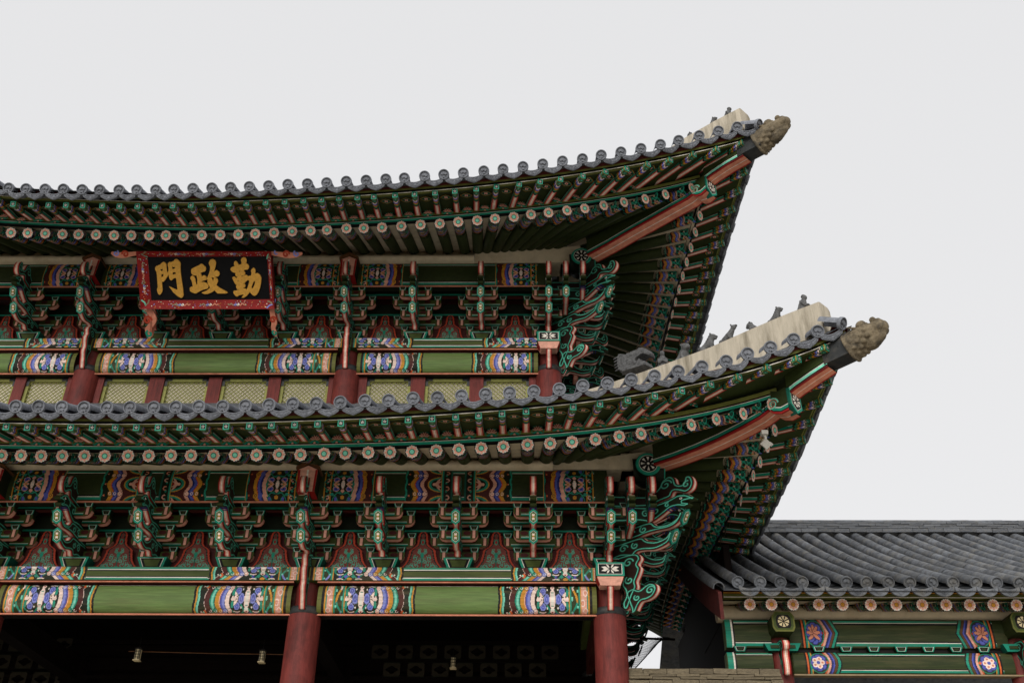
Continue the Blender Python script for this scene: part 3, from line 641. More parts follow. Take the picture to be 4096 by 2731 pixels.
# ------------------------------------------------------------------ eaves: survey of the rafter ends, flying-rafter ends and eave tiles
LOW = dict(D=D1, XC=XC1, base=BASE1, bR=2.25, bB=3.02, bT=3.23, gR=.50, gB=.55, gT=.50, c=1.1, zp=9.43, amid=-7.8,
  R=[(7,1821),(84,1821),(165,1823),(249,1823),(338,1823),(419,1823),(512,1822),(595,1822),(684,1821),(764,1821),(854,1821),(940,1819),(1026,1819),(1116,1817),(1202,1818),(1296,1814),(1381,1812),(1473,1809),(1560,1808),(1648,1806),(1745,1802),(1835,1797),(1925,1792),(2013,1786),(2110,1778),(2201,1773),(2288,1767),(2382,1757),(2477,1745),(2564,1734),(2661,1717),(2765,1698),(2865,1676),(2973,1654),(3082,1618)],
  B=[(24,1706),(109,1708),(194,1708),(282,1709),(369,1709),(461,1709),(545,1709),(632,1709),(720,1707),(812,1706),(904,1705),(997,1703),(1086,1700),(1178,1698),(1270,1695),(1363,1692),(1450,1688),(1539,1685),(1632,1678),(1728,1674),(1822,1667),(1914,1662),(2008,1654),(2104,1644),(2201,1638),(2293,1627),(2400,1615),(2511,1600),(2620,1583),(2729,1562),(2846,1536),(2959,1508),(3076,1470),(3197,1435),(3310,1391)],
  T=[(63,1625),(154,1625),(246,1627),(335,1629),(427,1629),(519,1629),(614,1629),(703,1628),(796,1625),(890,1625),(981,1622),(1076,1618),(1171,1614),(1265,1613),(1361,1608),(1460,1602),(1554,1600),(1652,1592),(1749,1589),(1846,1582),(1942,1576),(2038,1570),(2135,1564),(2237,1556),(2331,1542),(2430,1532),(2525,1518),(2618,1503),(2713,1484),(2808,1466),(2905,1444),(2991,1414),(3083,1388),(3175,1357),(3271,1325)], tip=(3370,1294))
UPR = dict(D=D2, XC=XC2, base=BASE2, bR=2.65, bB=3.38, bT=3.60, gR=.42, gB=.50, gT=.47, c=1.6, zp=14.915, amid=-6.85,
  R=[(44,931),(111,932),(181,934),(250,937),(314,938),(384,939),(456,942),(525,942),(597,942),(664,942),(734,944),(807,941),(881,940),(953,938),(1021,935),(1096,931),(1169,926),(1242,923),(1308,920),(1386,914),(1455,913),(1528,910),(1605,905),(1682,899),(1759,895),(1833,888),(1909,882),(1980,875),(2055,868),(2124,858),(2194,851),(2268,842),(2339,834),(2415,822),(2496,809),(2581,796),(2662,778),(2767,752)],
  B=[(52,816),(125,817),(193,820),(263,821),(330,822),(408,823),(477,825),(549,825),(619,824),(690,823),(763,821),(840,819),(915,816),(985,813),(1062,810),(1138,807),(1213,802),(1285,799),(1355,793),(1429,790),(1495,787),(1580,781),(1658,777),(1740,772),(1819,765),(1905,756),(1986,747),(2077,737),(2161,727),(2243,717),(2332,704),(2424,687),(2508,675),(2595,657),(2684,640),(2778,617),(2873,597),(2975,572)],
  T=[(33,751),(103,754),(179,755),(253,756),(328,758),(398,759),(475,759),(547,759),(622,759),(694,756),(771,753),(847,751),(921,748),(997,746),(1074,742),(1151,737),(1229,734),(1306,730),(1385,725),(1464,720),(1543,716),(1617,711),(1698,704),(1775,698),(1853,691),(1935,683),(2012,675),(2092,666),(2171,655),(2250,644),(2330,634),(2405,620),(2484,607),(2564,594),(2642,578),(2715,561),(2797,542),(2874,524),(2949,507)], tip=(3036,498))
def plan(b0, g, a):
    tip = b0+g; t = np.clip((np.asarray(a, float)+6)/(tip+6), 0, 1.15); return b0+g*t**2.6
for rf in (LOW, UPR):
    for k in 'RBT':
        b0, g = rf['b'+k], rf['g'+k]; out = []
        for (x, y) in rf[k]:
            a = -3.0
            for _ in range(6):
                p = atY(x, y, rf['D']-float(plan(b0, g, a))); a = p[0]-rf['XC']
            out.append((a, float(plan(b0, g, a)), p[2]))
        out = np.array(out); sp = np.median(np.diff(out[:, 0]))
        rf[k+'fit'] = np.polyfit(out[:, 0], out[:, 2], 5); rf[k+'min'] = out[0, 0]; rf[k+'max'] = out[-1, 0]
        ext = []                                              # a few more beyond the left edge of the view
        for i in range(1, 7):
            a = out[0, 0]-sp*i; am = 2*rf['amid']-a; ext.append((a, float(plan(b0, g, am)), float(np.polyval(rf[k+'fit'], max(am, out[0, 0])))))
        rf[k+'pts'] = np.array(ext[::-1]+out.tolist()); rf[k+'sp'] = sp
def zfit(rf, k, a, mid):
    a = np.where(np.asarray(a, float) < mid, 2*mid-np.asarray(a, float), a); a = np.maximum(a, rf[k+'min'])
    return np.polyval(rf[k+'fit'], np.minimum(a, rf['b'+k]+rf['g'+k]+.05))
def bfit(rf, k, a, mid):
    a = np.where(np.asarray(a, float) < mid, 2*mid-np.asarray(a, float), a); return plan(rf['b'+k], rf['g'+k], a)
def wpos(rf, side, a, b, z):                                 # front: a along x, b towards the viewer; side: mirrored about the corner diagonal
    return np.array([rf['XC']+b, rf['D']-a, z]) if side else np.array([rf['XC']+a, rf['D']-b, z])

# ---- shared meshes of the eaves
def mk_rafter(flower8=True, L=3.0, r=.112):
    mb = MB(); n = 20
    def ring(y, rr=r): return [(rr*math.sin(2*PI*k/n), y, -rr*math.cos(2*PI*k/n)) for k in range(n)]
    w = 2*PI*r; pl = .62; c = CV(w, pl, .0125, 'kgreen')
    cu = w/2
    c.rect(0, 0, w, .02, 'dgreen'); c.rect(0, .02, w, .035, 'ochre'); c.rect(0, .035, w, .065, 'teal'); c.rect(0, .065, w, .08, 'black')
    for s in (-1, 1):
        for k in range(3):
            u = cu+s*(.06+.10*k)
            c.ring(u, .15, .042, .022, 'teal'); c.ring(u+.02*s, .25, .042, .022, 'teal'); c.ell(u, .2, .016, .016, 'pink'); c.ell(u, .15, .014, .014, 'dteal')
    for k in (-1.1, -.55, 0, .55, 1.1): c.ell(cu+.05*math.sin(k), .24-.045*math.cos(k), .05, .018, 'pink', rot=PI/2+k)
    c.ell(cu, .25, .022, .022, 'ochre'); c.rect(cu-.02, .09, cu+.02, .14, 'blue')
    d = .03*np.cos((c.U-cu)*2*PI/(w/3))
    for v, col in ((.31, 'pink'), (.36, 'black'), (.367, 'lblue'), (.39, 'blue'), (.42, 'black'), (.427, 'ochre'), (.475, 'orange'), (.49, 'black'), (.50, 'kgreen'), (.54, 'teal'), (.56, 'black'), (.585, 'dgreen')): c.put(c.V > v+d*(1 if v < .53 else .3), col)
    mb.canvas(c, lambda u, v: (r*1.002*math.sin(u/r-PI), v, -r*1.002*math.cos(u/r-PI)))
    mb.loft([ring(pl), ring(L*.6), ring(L)], 'dgreen', cap=False)
    mb.poly(ring(0), 'black')
    def pet(rad, half, col, e, ph, r0=.02):
        for k in range(8):
            an = ph+k*PI/4; cc, s = math.sin(an), math.cos(an)
            P = [(r0, 0), (rad*.55, -half), (rad*.8, -half*.8), (rad, 0), (rad*.8, half*.8), (rad*.55, half)]
            mb.poly([(p*cc+q*s, -e, p*s-q*cc) for p, q in P], col)
    if flower8:
        pet(.100, .030, 'white', .002, PI/8); pet(.092, .024, 'lteal', .003, PI/8); pet(.106, .031, 'white', .004, 0); pet(.099, .026, 'pink', .005, 0, .03)
        for rr, col, e in ((.048, 'black', .006), (.043, 'teal', .007), (.034, 'lteal', .008)): mb.poly([(rr*math.cos(a), -e, rr*math.sin(a)) for a in np.linspace(0, 2*PI, 13)[:-1]], col)
    else:
        pet(.103, .036, 'white', .002, PI/8); pet(.085, .022, 'lteal', .003, PI/8); pet(.101, .032, 'lpink', .004, 0); pet(.09, .020, 'pink', .005, 0, .03)
        for rr, col, e in ((.040, 'brown', .006), (.034, 'ochre', .007)): mb.poly([(rr*math.cos(a), -e, rr*math.sin(a)) for a in np.linspace(0, 2*PI, 13)[:-1]], col)
    return mb
def mk_flying():
    mb = MB(); w0, w1, h0, h1, L = .098, .125, .105, .13, 1.25
    def dims(y): t = y/L; return w0+(w1-w0)*t, h0+(h1-h0)*t
    pl = .42; per = .36; c = CV(per, pl, .0105, 'dgreen')      # unrolled: left side, underside, right side
    mid = abs(c.U-per/2); d = .045*np.clip(1-mid/.06, 0, 1)
    c.rect(0, 0, per, .02, 'teal'); c.rect(0, .02, per, .03, 'ochre')
    for u in (per/2, .06, per-.06): c.ring(u, .075, .032, .014, 'teal'); c.ell(u, .075, .014, .014, 'lteal'); c.ring(u, .06, .055, .012, 'mgreen')
    for v, col in ((.10, 'black'), (.108, 'lpink'), (.14, 'black'), (.145, 'lblue'), (.165, 'blue'), (.19, 'black'), (.195, 'orange'), (.205, 'ochre'), (.24, 'black'), (.246, 'mgreen'), (.265, 'kgreen'), (.275, 'teal'), (.29, 'black'), (.33, None)): c.put(c.V > v+d+.012*np.sin(mid*90), col)
    def surf(u, v):
        w, h = dims(v); k = u/per*3
        if k <= 1: return (-w/2-.002, v, h/2-h*k)
        if k <= 2: return (-w/2+w*(k-1), v, -h/2-.002)
        return (w/2+.002, v, -h/2+h*(k-2))
    mb.canvas(c, surf)
    def R4(y): w, h = dims(y); return [(-w/2, y, h/2), (-w/2, y, -h/2), (w/2, y, -h/2), (w/2, y, h/2)]
    mb.loft([R4(0), R4(L)], 'dgreen', smooth=False)
    w_, h_ = dims(.34); wl, hl = dims(L)
    for x0, x1, col in ((-.5, -.3, 'red'), (-.3, -.08, 'pink'), (-.08, .08, 'white'), (.08, .3, 'pink'), (.3, .5, 'red')):
        mb.poly([(w_*x0, .34, -h_/2-.001), (w_*x1, .34, -h_/2-.001), (wl*x1, L, -hl/2-.001), (wl*x0, L, -hl/2-.001)], col)
    for sg in (-1, 1):
        for z0, z1, col in ((-.5, -.05, 'teal'), (-.05, .0, 'white'), (.0, .08, 'black')): mb.poly([(sg*(w_/2+.001), .34, h_*z0), (sg*(wl/2+.001), L, hl*z0), (sg*(wl/2+.001), L, hl*z1), (sg*(w_/2+.001), .34, h_*z1)], col)
    def q(k, col, e): mb.poly([(-w0/2*k, -e, -h0/2*k), (w0/2*k, -e, -h0/2*k), (w0/2*k, -e, h0/2*k), (-w0/2*k, -e, h0/2*k)], col)
    q(1, 'teal', .001); q(.76, 'lteal', .002); q(.70, 'black', .003)
    for k in range(6):
        rr = 0 if k == 5 else .0175; an = PI/2+k*2*PI/5; mb.poly([(rr*math.cos(an)+.006*math.cos(a), -.004, rr*math.sin(an)+.006*math.sin(a)) for a in np.linspace(0, 2*PI, 9)[:-1]], 'white')
    return mb
def mk_lotus():
    c = CV(.24, .16, .0085, None)
    for s in (-1, 1):
        c.seg([(.12+s*p, q) for p, q in spiral(.06, .10, .05, .8, 2.6, -1, r1=.3)], .012, 'teal'); c.ell(.12+s*.035, .125, .035, .016, 'teal', rot=s*.4)
        c.seg([(.12+s*.02, .02), (.12+s*.07, .035)], .01, 'teal')
    for k in (-1.2, -.7, -.25, .25, .7, 1.2): c.ell(.12+.05*math.sin(k), .1-.045*math.cos(k), .034, .013, 'pink', rot=PI/2+k)
    for k in (-.9, -.4, .4, .9): c.ell(.12+.05*math.sin(k), .1-.045*math.cos(k), .016, .005, 'red', rot=PI/2+k)
    c.ell(.12, .14, .02, .012, 'pink'); mb = MB(); mb.canvas(c, lambda u, v: (u-.12, 0, .08-v)); return mb
def mk_diamond():
    c = CV(.26, .17, .0085, None); x = abs(c.U-.13)/.13; y = abs(c.V-.085)/.085; d = x**1.25+y**1.25
    for t, col in ((1, 'black'), (.86, 'ochre'), (.76, 'dgreen'), (.66, 'teal'), (.54, 'kgreen'), (.30, 'dteal')): c.put(d < t, col)
    for k in range(4): c.ell(.13+.022*math.cos(PI/4+k*PI/2), .085+.02*math.sin(PI/4+k*PI/2), .018, .016, 'pink')
    c.ell(.13, .085, .01, .01, 'red'); mb = MB(); mb.canvas(c, lambda u, v: (u-.13, v-.085, 0)); return mb
def half_tube(mb, y0, y1, r, dz, n=12, lip=.0, col='tile'):
    ring = lambda y, rr: [(rr*math.cos(a), y, dz(y)+rr*math.sin(a)) for a in np.linspace(-.25, PI+.25, n)]
    mb.loft([ring(y0, r), ring(y1, r)], col, closed=False, cap=False)
    mb.loft([ring(y0, r), ring(y0, r*.8)], col, closed=False, cap=False, smooth=False)
def mk_cover(nseg=3):                                              # round end disc with a crest in relief, and the first tiles of its row
    mb = MB(); n = 26; r = .103
    rg = lambda rr, y: [(rr*math.cos(2*PI*k/n), y, rr*math.sin(2*PI*k/n)) for k in range(n)]
    mb.loft([rg(r*.97, .05), rg(r, .04), rg(r, 0), rg(r*.97, -.012), rg(r*.84, -.012), rg(r*.80, .016), rg(.004, .016)], 'tile', cap=False, smooth=False)
    def relief(p, e=-.004):
        P = [(x*.93, e, z*.93) for x, z in p]; Q = [(x, .018, z) for x, z in p]; k = len(p)
        mb.add(P+Q, [list(range(k))]+[[i, (i+1) % k, k+(i+1) % k, k+i] for i in range(k)], 'tile')
    relief([(.058*math.cos(a), .012+.046*math.sin(a)) for a in np.linspace(-.15, PI+.15, 12)]+[(-.03, -.010), (-.012, .010), (.012, .0), (.03, -.012)])
    relief([(-.032, -.054), (-.012, -.030), (.015, -.034), (.038, -.046), (.0, -.064)])
    for k in range(nseg):
        y0 = .02+.36*k; half_tube(mb, y0, y0+.37, r*.93-.004*(k % 2), lambda y: -.01, n=10)
    return mb
def mk_pendant(w=.37, ln=1.1):                                       # concave eave tile with a pointed pendant face
    mb = MB(); hw = w/2; n = 14
    xs = np.linspace(-hw, hw, n); top = [(x, -.062*(1-(x/hw)**2)+.0) for x in xs]
    bot = [(hw*.96, -.05), (hw*.84, -.095), (hw*.55, -.130), (hw*.27, -.152), (0, -.172), (-hw*.27, -.152), (-hw*.55, -.130), (-hw*.84, -.095), (-hw*.96, -.05)]
    P = top+bot
    mb.prism(P, (0, 0, 0), (1, 0, 0), (0, 0, 1), (0, 1, 0), -.012, .025, 'tile', 'tile')
    mb.ribbon([(x, z-.008) for x, z in top], .014, (0, 0, 0), (1, 0, 0), (0, 0, 1), (0, 1, 0), -.022, 'tile')
    B2 = [(x*.86, z*.90) for x, z in bot]
    for p in (spiral(-.05, -.10, .035, 1.2, 0), spiral(.06, -.11, .03, 1.2, 2), [(-.12, -.075), (-.08, -.10), (-.03, -.12), (.03, -.125), (.09, -.10), (.13, -.07)], B2):
        mb.tube([(q[0], -.015, q[1]) for q in smooth_path(p, 2)[::2 if len(p) > 12 else 1]], .0075, 4, 'tile', cap=False)
    ring = lambda y: [(x, y, z) for x, z in top]; ring2 = lambda y: [(x, y, z-.025) for x, z in top]
    mb.loft([ring(.0), ring(ln)], 'tile', closed=False, cap=False); mb.loft([ring2(.0), ring2(ln)], 'tile', closed=False, cap=False)
    return mb
ME['rafter'] = mk_rafter().mesh('rafter'); ME['flying'] = mk_flying().mesh('flying_rafter'); ME['lotus'] = mk_lotus().mesh('lotus_painting'); ME['diamond'] = mk_diamond().mesh('diamond_painting')
ME['cover'] = mk_cover().mesh('cover_tile', 'tile'); ME['pendant'] = mk_pendant().mesh('pendant_tile', 'tile')
ME['cover_s'] = mk_cover(1).mesh('cover_tile', 'tile'); ME['pendant_s'] = mk_pendant(.37, .25).mesh('pendant_tile', 'tile')
ME['rafter_b'] = mk_rafter(False, 2.2, .108).mesh('rafter')

def sweep(fn, As, prof, cols, material='paint', name='board', smooth=False):
    mb = MB(); rings = []
    for a in As:
        p, out = fn(a); rings.append([p+out*o+np.array([0, 0, z]) for o, z in prof])
    n = len(prof); vs = [q for r_ in rings for q in r_]; fs = []; cc = []
    for i in range(len(rings)-1):
        for j in range(n-1): fs.append([i*n+j, i*n+j+1, (i+1)*n+j+1, (i+1)*n+j]); cc.append(cols[j])
    mb.add(vs, fs, cc, smooth); return mb.mesh(name, material)

def build_roof(rf, name, inner):
    D, XC, base = rf['D'], rf['XC'], rf['base']; mid_s = -3.9 if rf is LOW else -2.85
    # roof deck (the tiled shell seen from above) as the parent of everything on this roof
    mb = MB(); rows = []
    NA = 40
    tipT = rf['bT']+rf['gT']-.12
    def deck_line(side, As, depth, rise):
        return [wpos(rf, side, a, float(bfit(rf, 'T', a, rf['amid'] if not side else mid_s))-.05-depth, float(zfit(rf, 'T', a, rf['amid'] if not side else mid_s))-.10+rise) for a in As]
    aL = rf['Tpts'][0, 0]
    for side, a0 in ((False, aL), (True, 2*mid_s-tipT)):
        mid = mid_s if side else rf['amid']
        As = np.linspace(a0, tipT, NA); P = []
        for k, (t, rise) in enumerate(((0, 0), (.25, .42), (.5, .95), (.75, 1.6), (1, 2.35))):
            row = []
            for a in As:
                b = float(bfit(rf, 'T', a, mid))-.05; z = float(zfit(rf, 'T', a, mid))-.10
                bi = inner; ai = min(a, inner) if not side else max(min(a, inner), 2*mid_s-inner)
                zz0 = float(zfit(rf, 'T', -2.0, mid))-.10
                f = t; row.append(wpos(rf, side, a+(ai-a)*f, b+(bi-b)*f, z*(1-f)+zz0*f+rise*(rf['bT']-inner)/4.2))
            P.append(row)
        n = len(As); vs = [q for r_ in P for q in r_]
        mb.add(vs, [[i*n+j, i*n+j+1, (i+1)*n+j+1, (i+1)*n+j] for i in range(len(P)-1) for j in range(n-1)], 'tile', True)
    roof = obj(name, mb.mesh(name, 'tile_old'), gate)
    zp0 = rf['zp']; c = rf['c']
    wp = (atY(2210, 1850, D-PO), atY(2533, 1819, D-PO)) if rf is LOW else (atY(1900, 1019, D-PO), atY(2299, 996, D-PO))
    wa = [p[0]-XC for p in wp]; wz = [max(p[2]+.112-zp0, 0.) for p in wp]; wz[0] = 0.0
    def zpur(a): return zp0+float(np.interp(a, wa, [0, wz[1]]))
    for side in (False, True):
        mid = mid_s if side else rf['amid']; out_of = lambda a: None
        fnR = lambda a, s=side, m=mid: (wpos(rf, s, a, float(bfit(rf, 'R', a, m)), float(zfit(rf, 'R', a, m))), np.array([1., 0, 0]) if s else np.array([0, -1., 0]))
        fnB = lambda a, s=side, m=mid: (wpos(rf, s, a, float(bfit(rf, 'B', a, m)), float(zfit(rf, 'B', a, m))), np.array([1., 0, 0]) if s else np.array([0, -1., 0]))
        if side:
            def reg(k):
                sp = {'R': .41, 'B': .445, 'T': .40}[k]; mx = rf[k+'max']; m2 = 2*mid_s-mx; n = int(round((mx-m2)/sp)); a = np.linspace(m2, mx, n+1)
                return np.stack([a, bfit(rf, k, a, mid), zfit(rf, k, a, mid)], 1)
            Rp, Bp, Tp = reg('R'), reg('B'), reg('T')
        else: Rp, Bp, Tp = rf['Rpts'], rf['Bpts'], rf['Tpts']
        def fan(a, b):                                        # horizontal direction inwards, in (along, outward) terms
            if side and a < 2*mid_s+c: v = np.array([(2*mid_s+c)-a, -c-b])
            elif a > -c: v = np.array([-c-a, -c-b])
            else: v = np.array([0., -1.])
            return v/np.linalg.norm(v)
        def dirw(v, s): return np.array([v[1], -v[0], 0]) if side else np.array([v[0], -v[1], 0])
        for a, b, z in Rp:
            v = fan(a, b); t = (b-PO)/max(-v[1], .25); ax = a+v[0]*t
            axm = ax if not side else (ax if ax > mid_s else 2*mid_s-ax)
            if b-PO > 0 and t > 3.2: t = 3.2
            s = (zpur(axm)-z)/t; s = min(max(s, .22), .52)
            dw = dirw(v, side); d = np.array([dw[0], dw[1], s]); d /= np.linalg.norm(d)
            M = up_frame(wpos(rf, side, a, b, z), d)
            obj('rafter', ME['rafter'], roof, M @ Matrix.Rotation(random.uniform(-.1, .1), 4, 'Y'))
        for i, (a, b, z) in enumerate(Bp):
            v = fan(a, b); ab = b-float(bfit(rf, 'R', a, mid)); t = ab/max(-v[1], .4); aR = a+v[0]*t
            zr = float(zfit(rf, 'R', aR, mid))+.285; s = min(max((zr-z)/t, .05), .42)
            dw = dirw(v, side); d = np.array([dw[0], dw[1], s]); d /= np.linalg.norm(d)
            M = up_frame(wpos(rf, side, a, b, z), d); obj('flying_rafter', ME['flying'], roof, M)
            if i+1 < len(Bp) and (side or b > 0):
                a2, b2, z2 = Bp[i+1]; am, bm, zm = (a+a2)/2, (b+b2)/2, (z+z2)/2; vm = fan(am, bm)
                dw = dirw(vm, side); d = np.array([dw[0], dw[1], s]); d /= np.linalg.norm(d); lat = wpos(rf, side, a2, b2, z2)-wpos(rf, side, a, b, z)
                p0 = wpos(rf, side, am, bm, zm); MM = up_frame(p0, d)
                near = am > 2.2
                if am < rf['Rmax']-.25:
                    obj('diamond_painting', ME['diamond'], roof, MM @ T(0, .26, .032) @ SCL(1, 1.15, 1))
                    tt = (bm-float(bfit(rf, 'R', am, mid)))/max(-vm[1], .4)
                    obj('lotus_painting', ME['lotus'], roof, MM @ T(0, tt*.93, -.035) @ Matrix.Rotation(-.35, 4, 'X') @ SCL(1.05, 1, 1.25))
        # eave boards
        tR, tB = rf['bR']+rf['gR']-.16, rf['bB']+rf['gB']-.02; a0 = (2*mid_s-tR) if side else rf['Rpts'][0, 0]; a1 = (2*mid_s-tB) if side else rf['Bpts'][0, 0]
        AR, AB = np.linspace(a0, tR, 60), np.linspace(a1, tB, 60)
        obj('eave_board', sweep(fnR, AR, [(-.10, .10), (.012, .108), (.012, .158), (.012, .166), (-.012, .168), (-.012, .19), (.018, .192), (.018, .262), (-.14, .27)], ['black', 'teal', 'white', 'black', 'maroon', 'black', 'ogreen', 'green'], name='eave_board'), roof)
        obj('blocking_board', sweep(fnR, AR, [(-.05, .26), (-.09, .46)], ['kgreen'], name='blocking_board'), roof)
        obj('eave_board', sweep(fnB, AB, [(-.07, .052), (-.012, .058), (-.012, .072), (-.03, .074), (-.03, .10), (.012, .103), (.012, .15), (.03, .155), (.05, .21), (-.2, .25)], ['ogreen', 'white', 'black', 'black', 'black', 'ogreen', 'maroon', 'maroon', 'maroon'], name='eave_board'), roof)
        # soffit boards over the flying rafters, plaster between the rafters
        mbx = MB(); Rg = []
        for a in np.linspace(a1, tB, 70):
            p, o = fnB(a); v = fan(a, float(bfit(rf, 'B', a, mid))); q, o2 = fnR(min(a, tR) if not side else min(max(a, 2*mid_s-tR), tR))
            if a > tR: q = q+(fnB(a)[0]-fnB(tR)[0])*np.array([1, 1, 1])*.5
            Rg.append([p+np.array([0, 0, .054])-o*.03, q+np.array([0, 0, .348])-o*.12])
        n = 2; vs = [x for r_ in Rg for x in r_]; mbx.add(vs, [[i*2, i*2+1, i*2+3, i*2+2] for i in range(len(Rg)-1)], 'dgreen'); obj('soffit_board', mbx.mesh('soffit_board'), roof)
        mbx = MB(); Rg = []
        for a in np.linspace(a0, tR+.12, 70):
            b = float(bfit(rf, 'R', a, mid)); z = float(zfit(rf, 'R', a, mid)); v = fan(a, b); t = min((b-PO+.25)/max(-v[1], .25), 3.4); ax = a+v[0]*t
            axm = ax if not side else (ax if ax > mid_s else 2*mid_s-ax)
            zz = zpur(axm) if t < 3.3 else z+t*.4
            Rg.append([wpos(rf, side, a+v[0]*.05, b+v[1]*.05, z+.075), wpos(rf, side, a+v[0]*t*.5, b+v[1]*t*.5, (z+zz)/2+.085), wpos(rf, side, ax, b+v[1]*t, zz+.095)])
        vs = [x for r_ in Rg for x in r_]; mbx.add(vs, [[i*3+j, i*3+j+1, i*3+j+4, i*3+j+3] for i in range(len(Rg)-1) for j in range(2)], 'beige'); obj('plaster_soffit', mbx.mesh('plaster_soffit', 'plaster'), roof)
        # plaster fillet over the purlin, and the corner wedge
        ae = wa[0]; am0 = rf['Rpts'][0, 0] if not side else 2*mid_s-ae
        zt = base+1.575
        prof = [(PO+.02, zt), (PO+.19, zt+.005), (PO+.23, zt+.05), (PO+.21, zt+.12), (PO+.10, zt+.19), (PO-.05, zp0+.06), (PO-.2, zp0+.10)]
        fnP = lambda a, s=side: (wpos(rf, s, a, 0, 0), np.array([1., 0, 0]) if s else np.array([0, -1., 0]))
        obj('plaster_fillet', sweep(fnP, [am0, (am0+ae)/2, ae], prof, [PAL['beige']]*6, 'plaster', 'plaster_fillet', True), roof)
        mbx = MB(); zl = zp0-.112; y0 = PO+.07
        for aa, sg in ((wa, 1),)+(((2*mid_s-wa[0], 2*mid_s-wa[1]), -1),)*(1 if side else 0):
            P = [(aa[0], y0, zt+.03), (PO+.0 if sg > 0 else 2*mid_s-PO, y0, zt+.03), (PO if sg > 0 else 2*mid_s-PO, y0, zl+wz[1]+.03), (aa[0], y0, zl-.0)]
            W1 = [wpos(rf, side, *q) for q in P]; W2 = [wpos(rf, side, q[0], q[1]-.5, q[2]) for q in P]
            mbx.add(W1+W2, [[0, 1, 2, 3], [0, 1, 5, 4], [1, 2, 6, 5], [3, 2, 6, 7], [0, 3, 7, 4]], 'beige')
        obj('wedge_block', mbx.mesh('wedge_block', 'plaster'), roof)
        # eave tiles
        W = [wpos(rf, side, a, b, z) for a, b, z in Tp]
        if not side: W.append(atN(rf['tip'][0], rf['tip'][1], (1, 1, 0), XC+D-.28))
        else: W.append(wpos(rf, True, W_tip[0], W_tip[1], W_tip[2]))
        nr = lambda q: max(q[0]-XC, D-q[1]) > 0 and min(q[0]-XC, D-q[1]) > 1.6
        if not side:
            W_tip = (W[-1][0]-XC, D-W[-1][1], W[-1][2])
        inn = np.array([-1., 0, .40]) if side else np.array([0, 1., .40])
        for i, p in enumerate(W):
            d = inn.copy()
            if i == len(W)-1: d = np.array([-.75, .66, .55]) if not side else np.array([-.75, .66, .55])
            M = up_frame(p, d)
            if not (side and i == len(W)-1): obj('cover_tile', ME['cover_s' if nr(p) else 'cover'], roof, M @ Matrix.Rotation(random.uniform(-.05, .05), 4, 'Y') @ T(0, random.uniform(-.008, .008), 0))
            if i+1 < len(W) and np.linalg.norm(W[i+1]-p) < .62:
                q = W[i+1]; x = nrm(q-p); yv = nrm(d); zv = nrm(np.cross(x, yv)); yv = np.cross(zv, x)
                if zv[2] < 0: zv = -zv; yv = -yv if False else yv
                w = np.linalg.norm(q-p); Mx = frame((p+q)/2+np.array([0, 0, -.045])+d*0+nrm(d)*.03, x, yv, zv)
                obj('pendant_tile', ME['pendant_s' if nr(p) else 'pendant'], roof, Mx @ SCL(w/.37*.98, 1, 1))
    return roof
low_roof = build_roof(LOW, 'lower_roof', -1.0)
upp_roof = build_roof(UPR, 'upper_roof', -3.2)

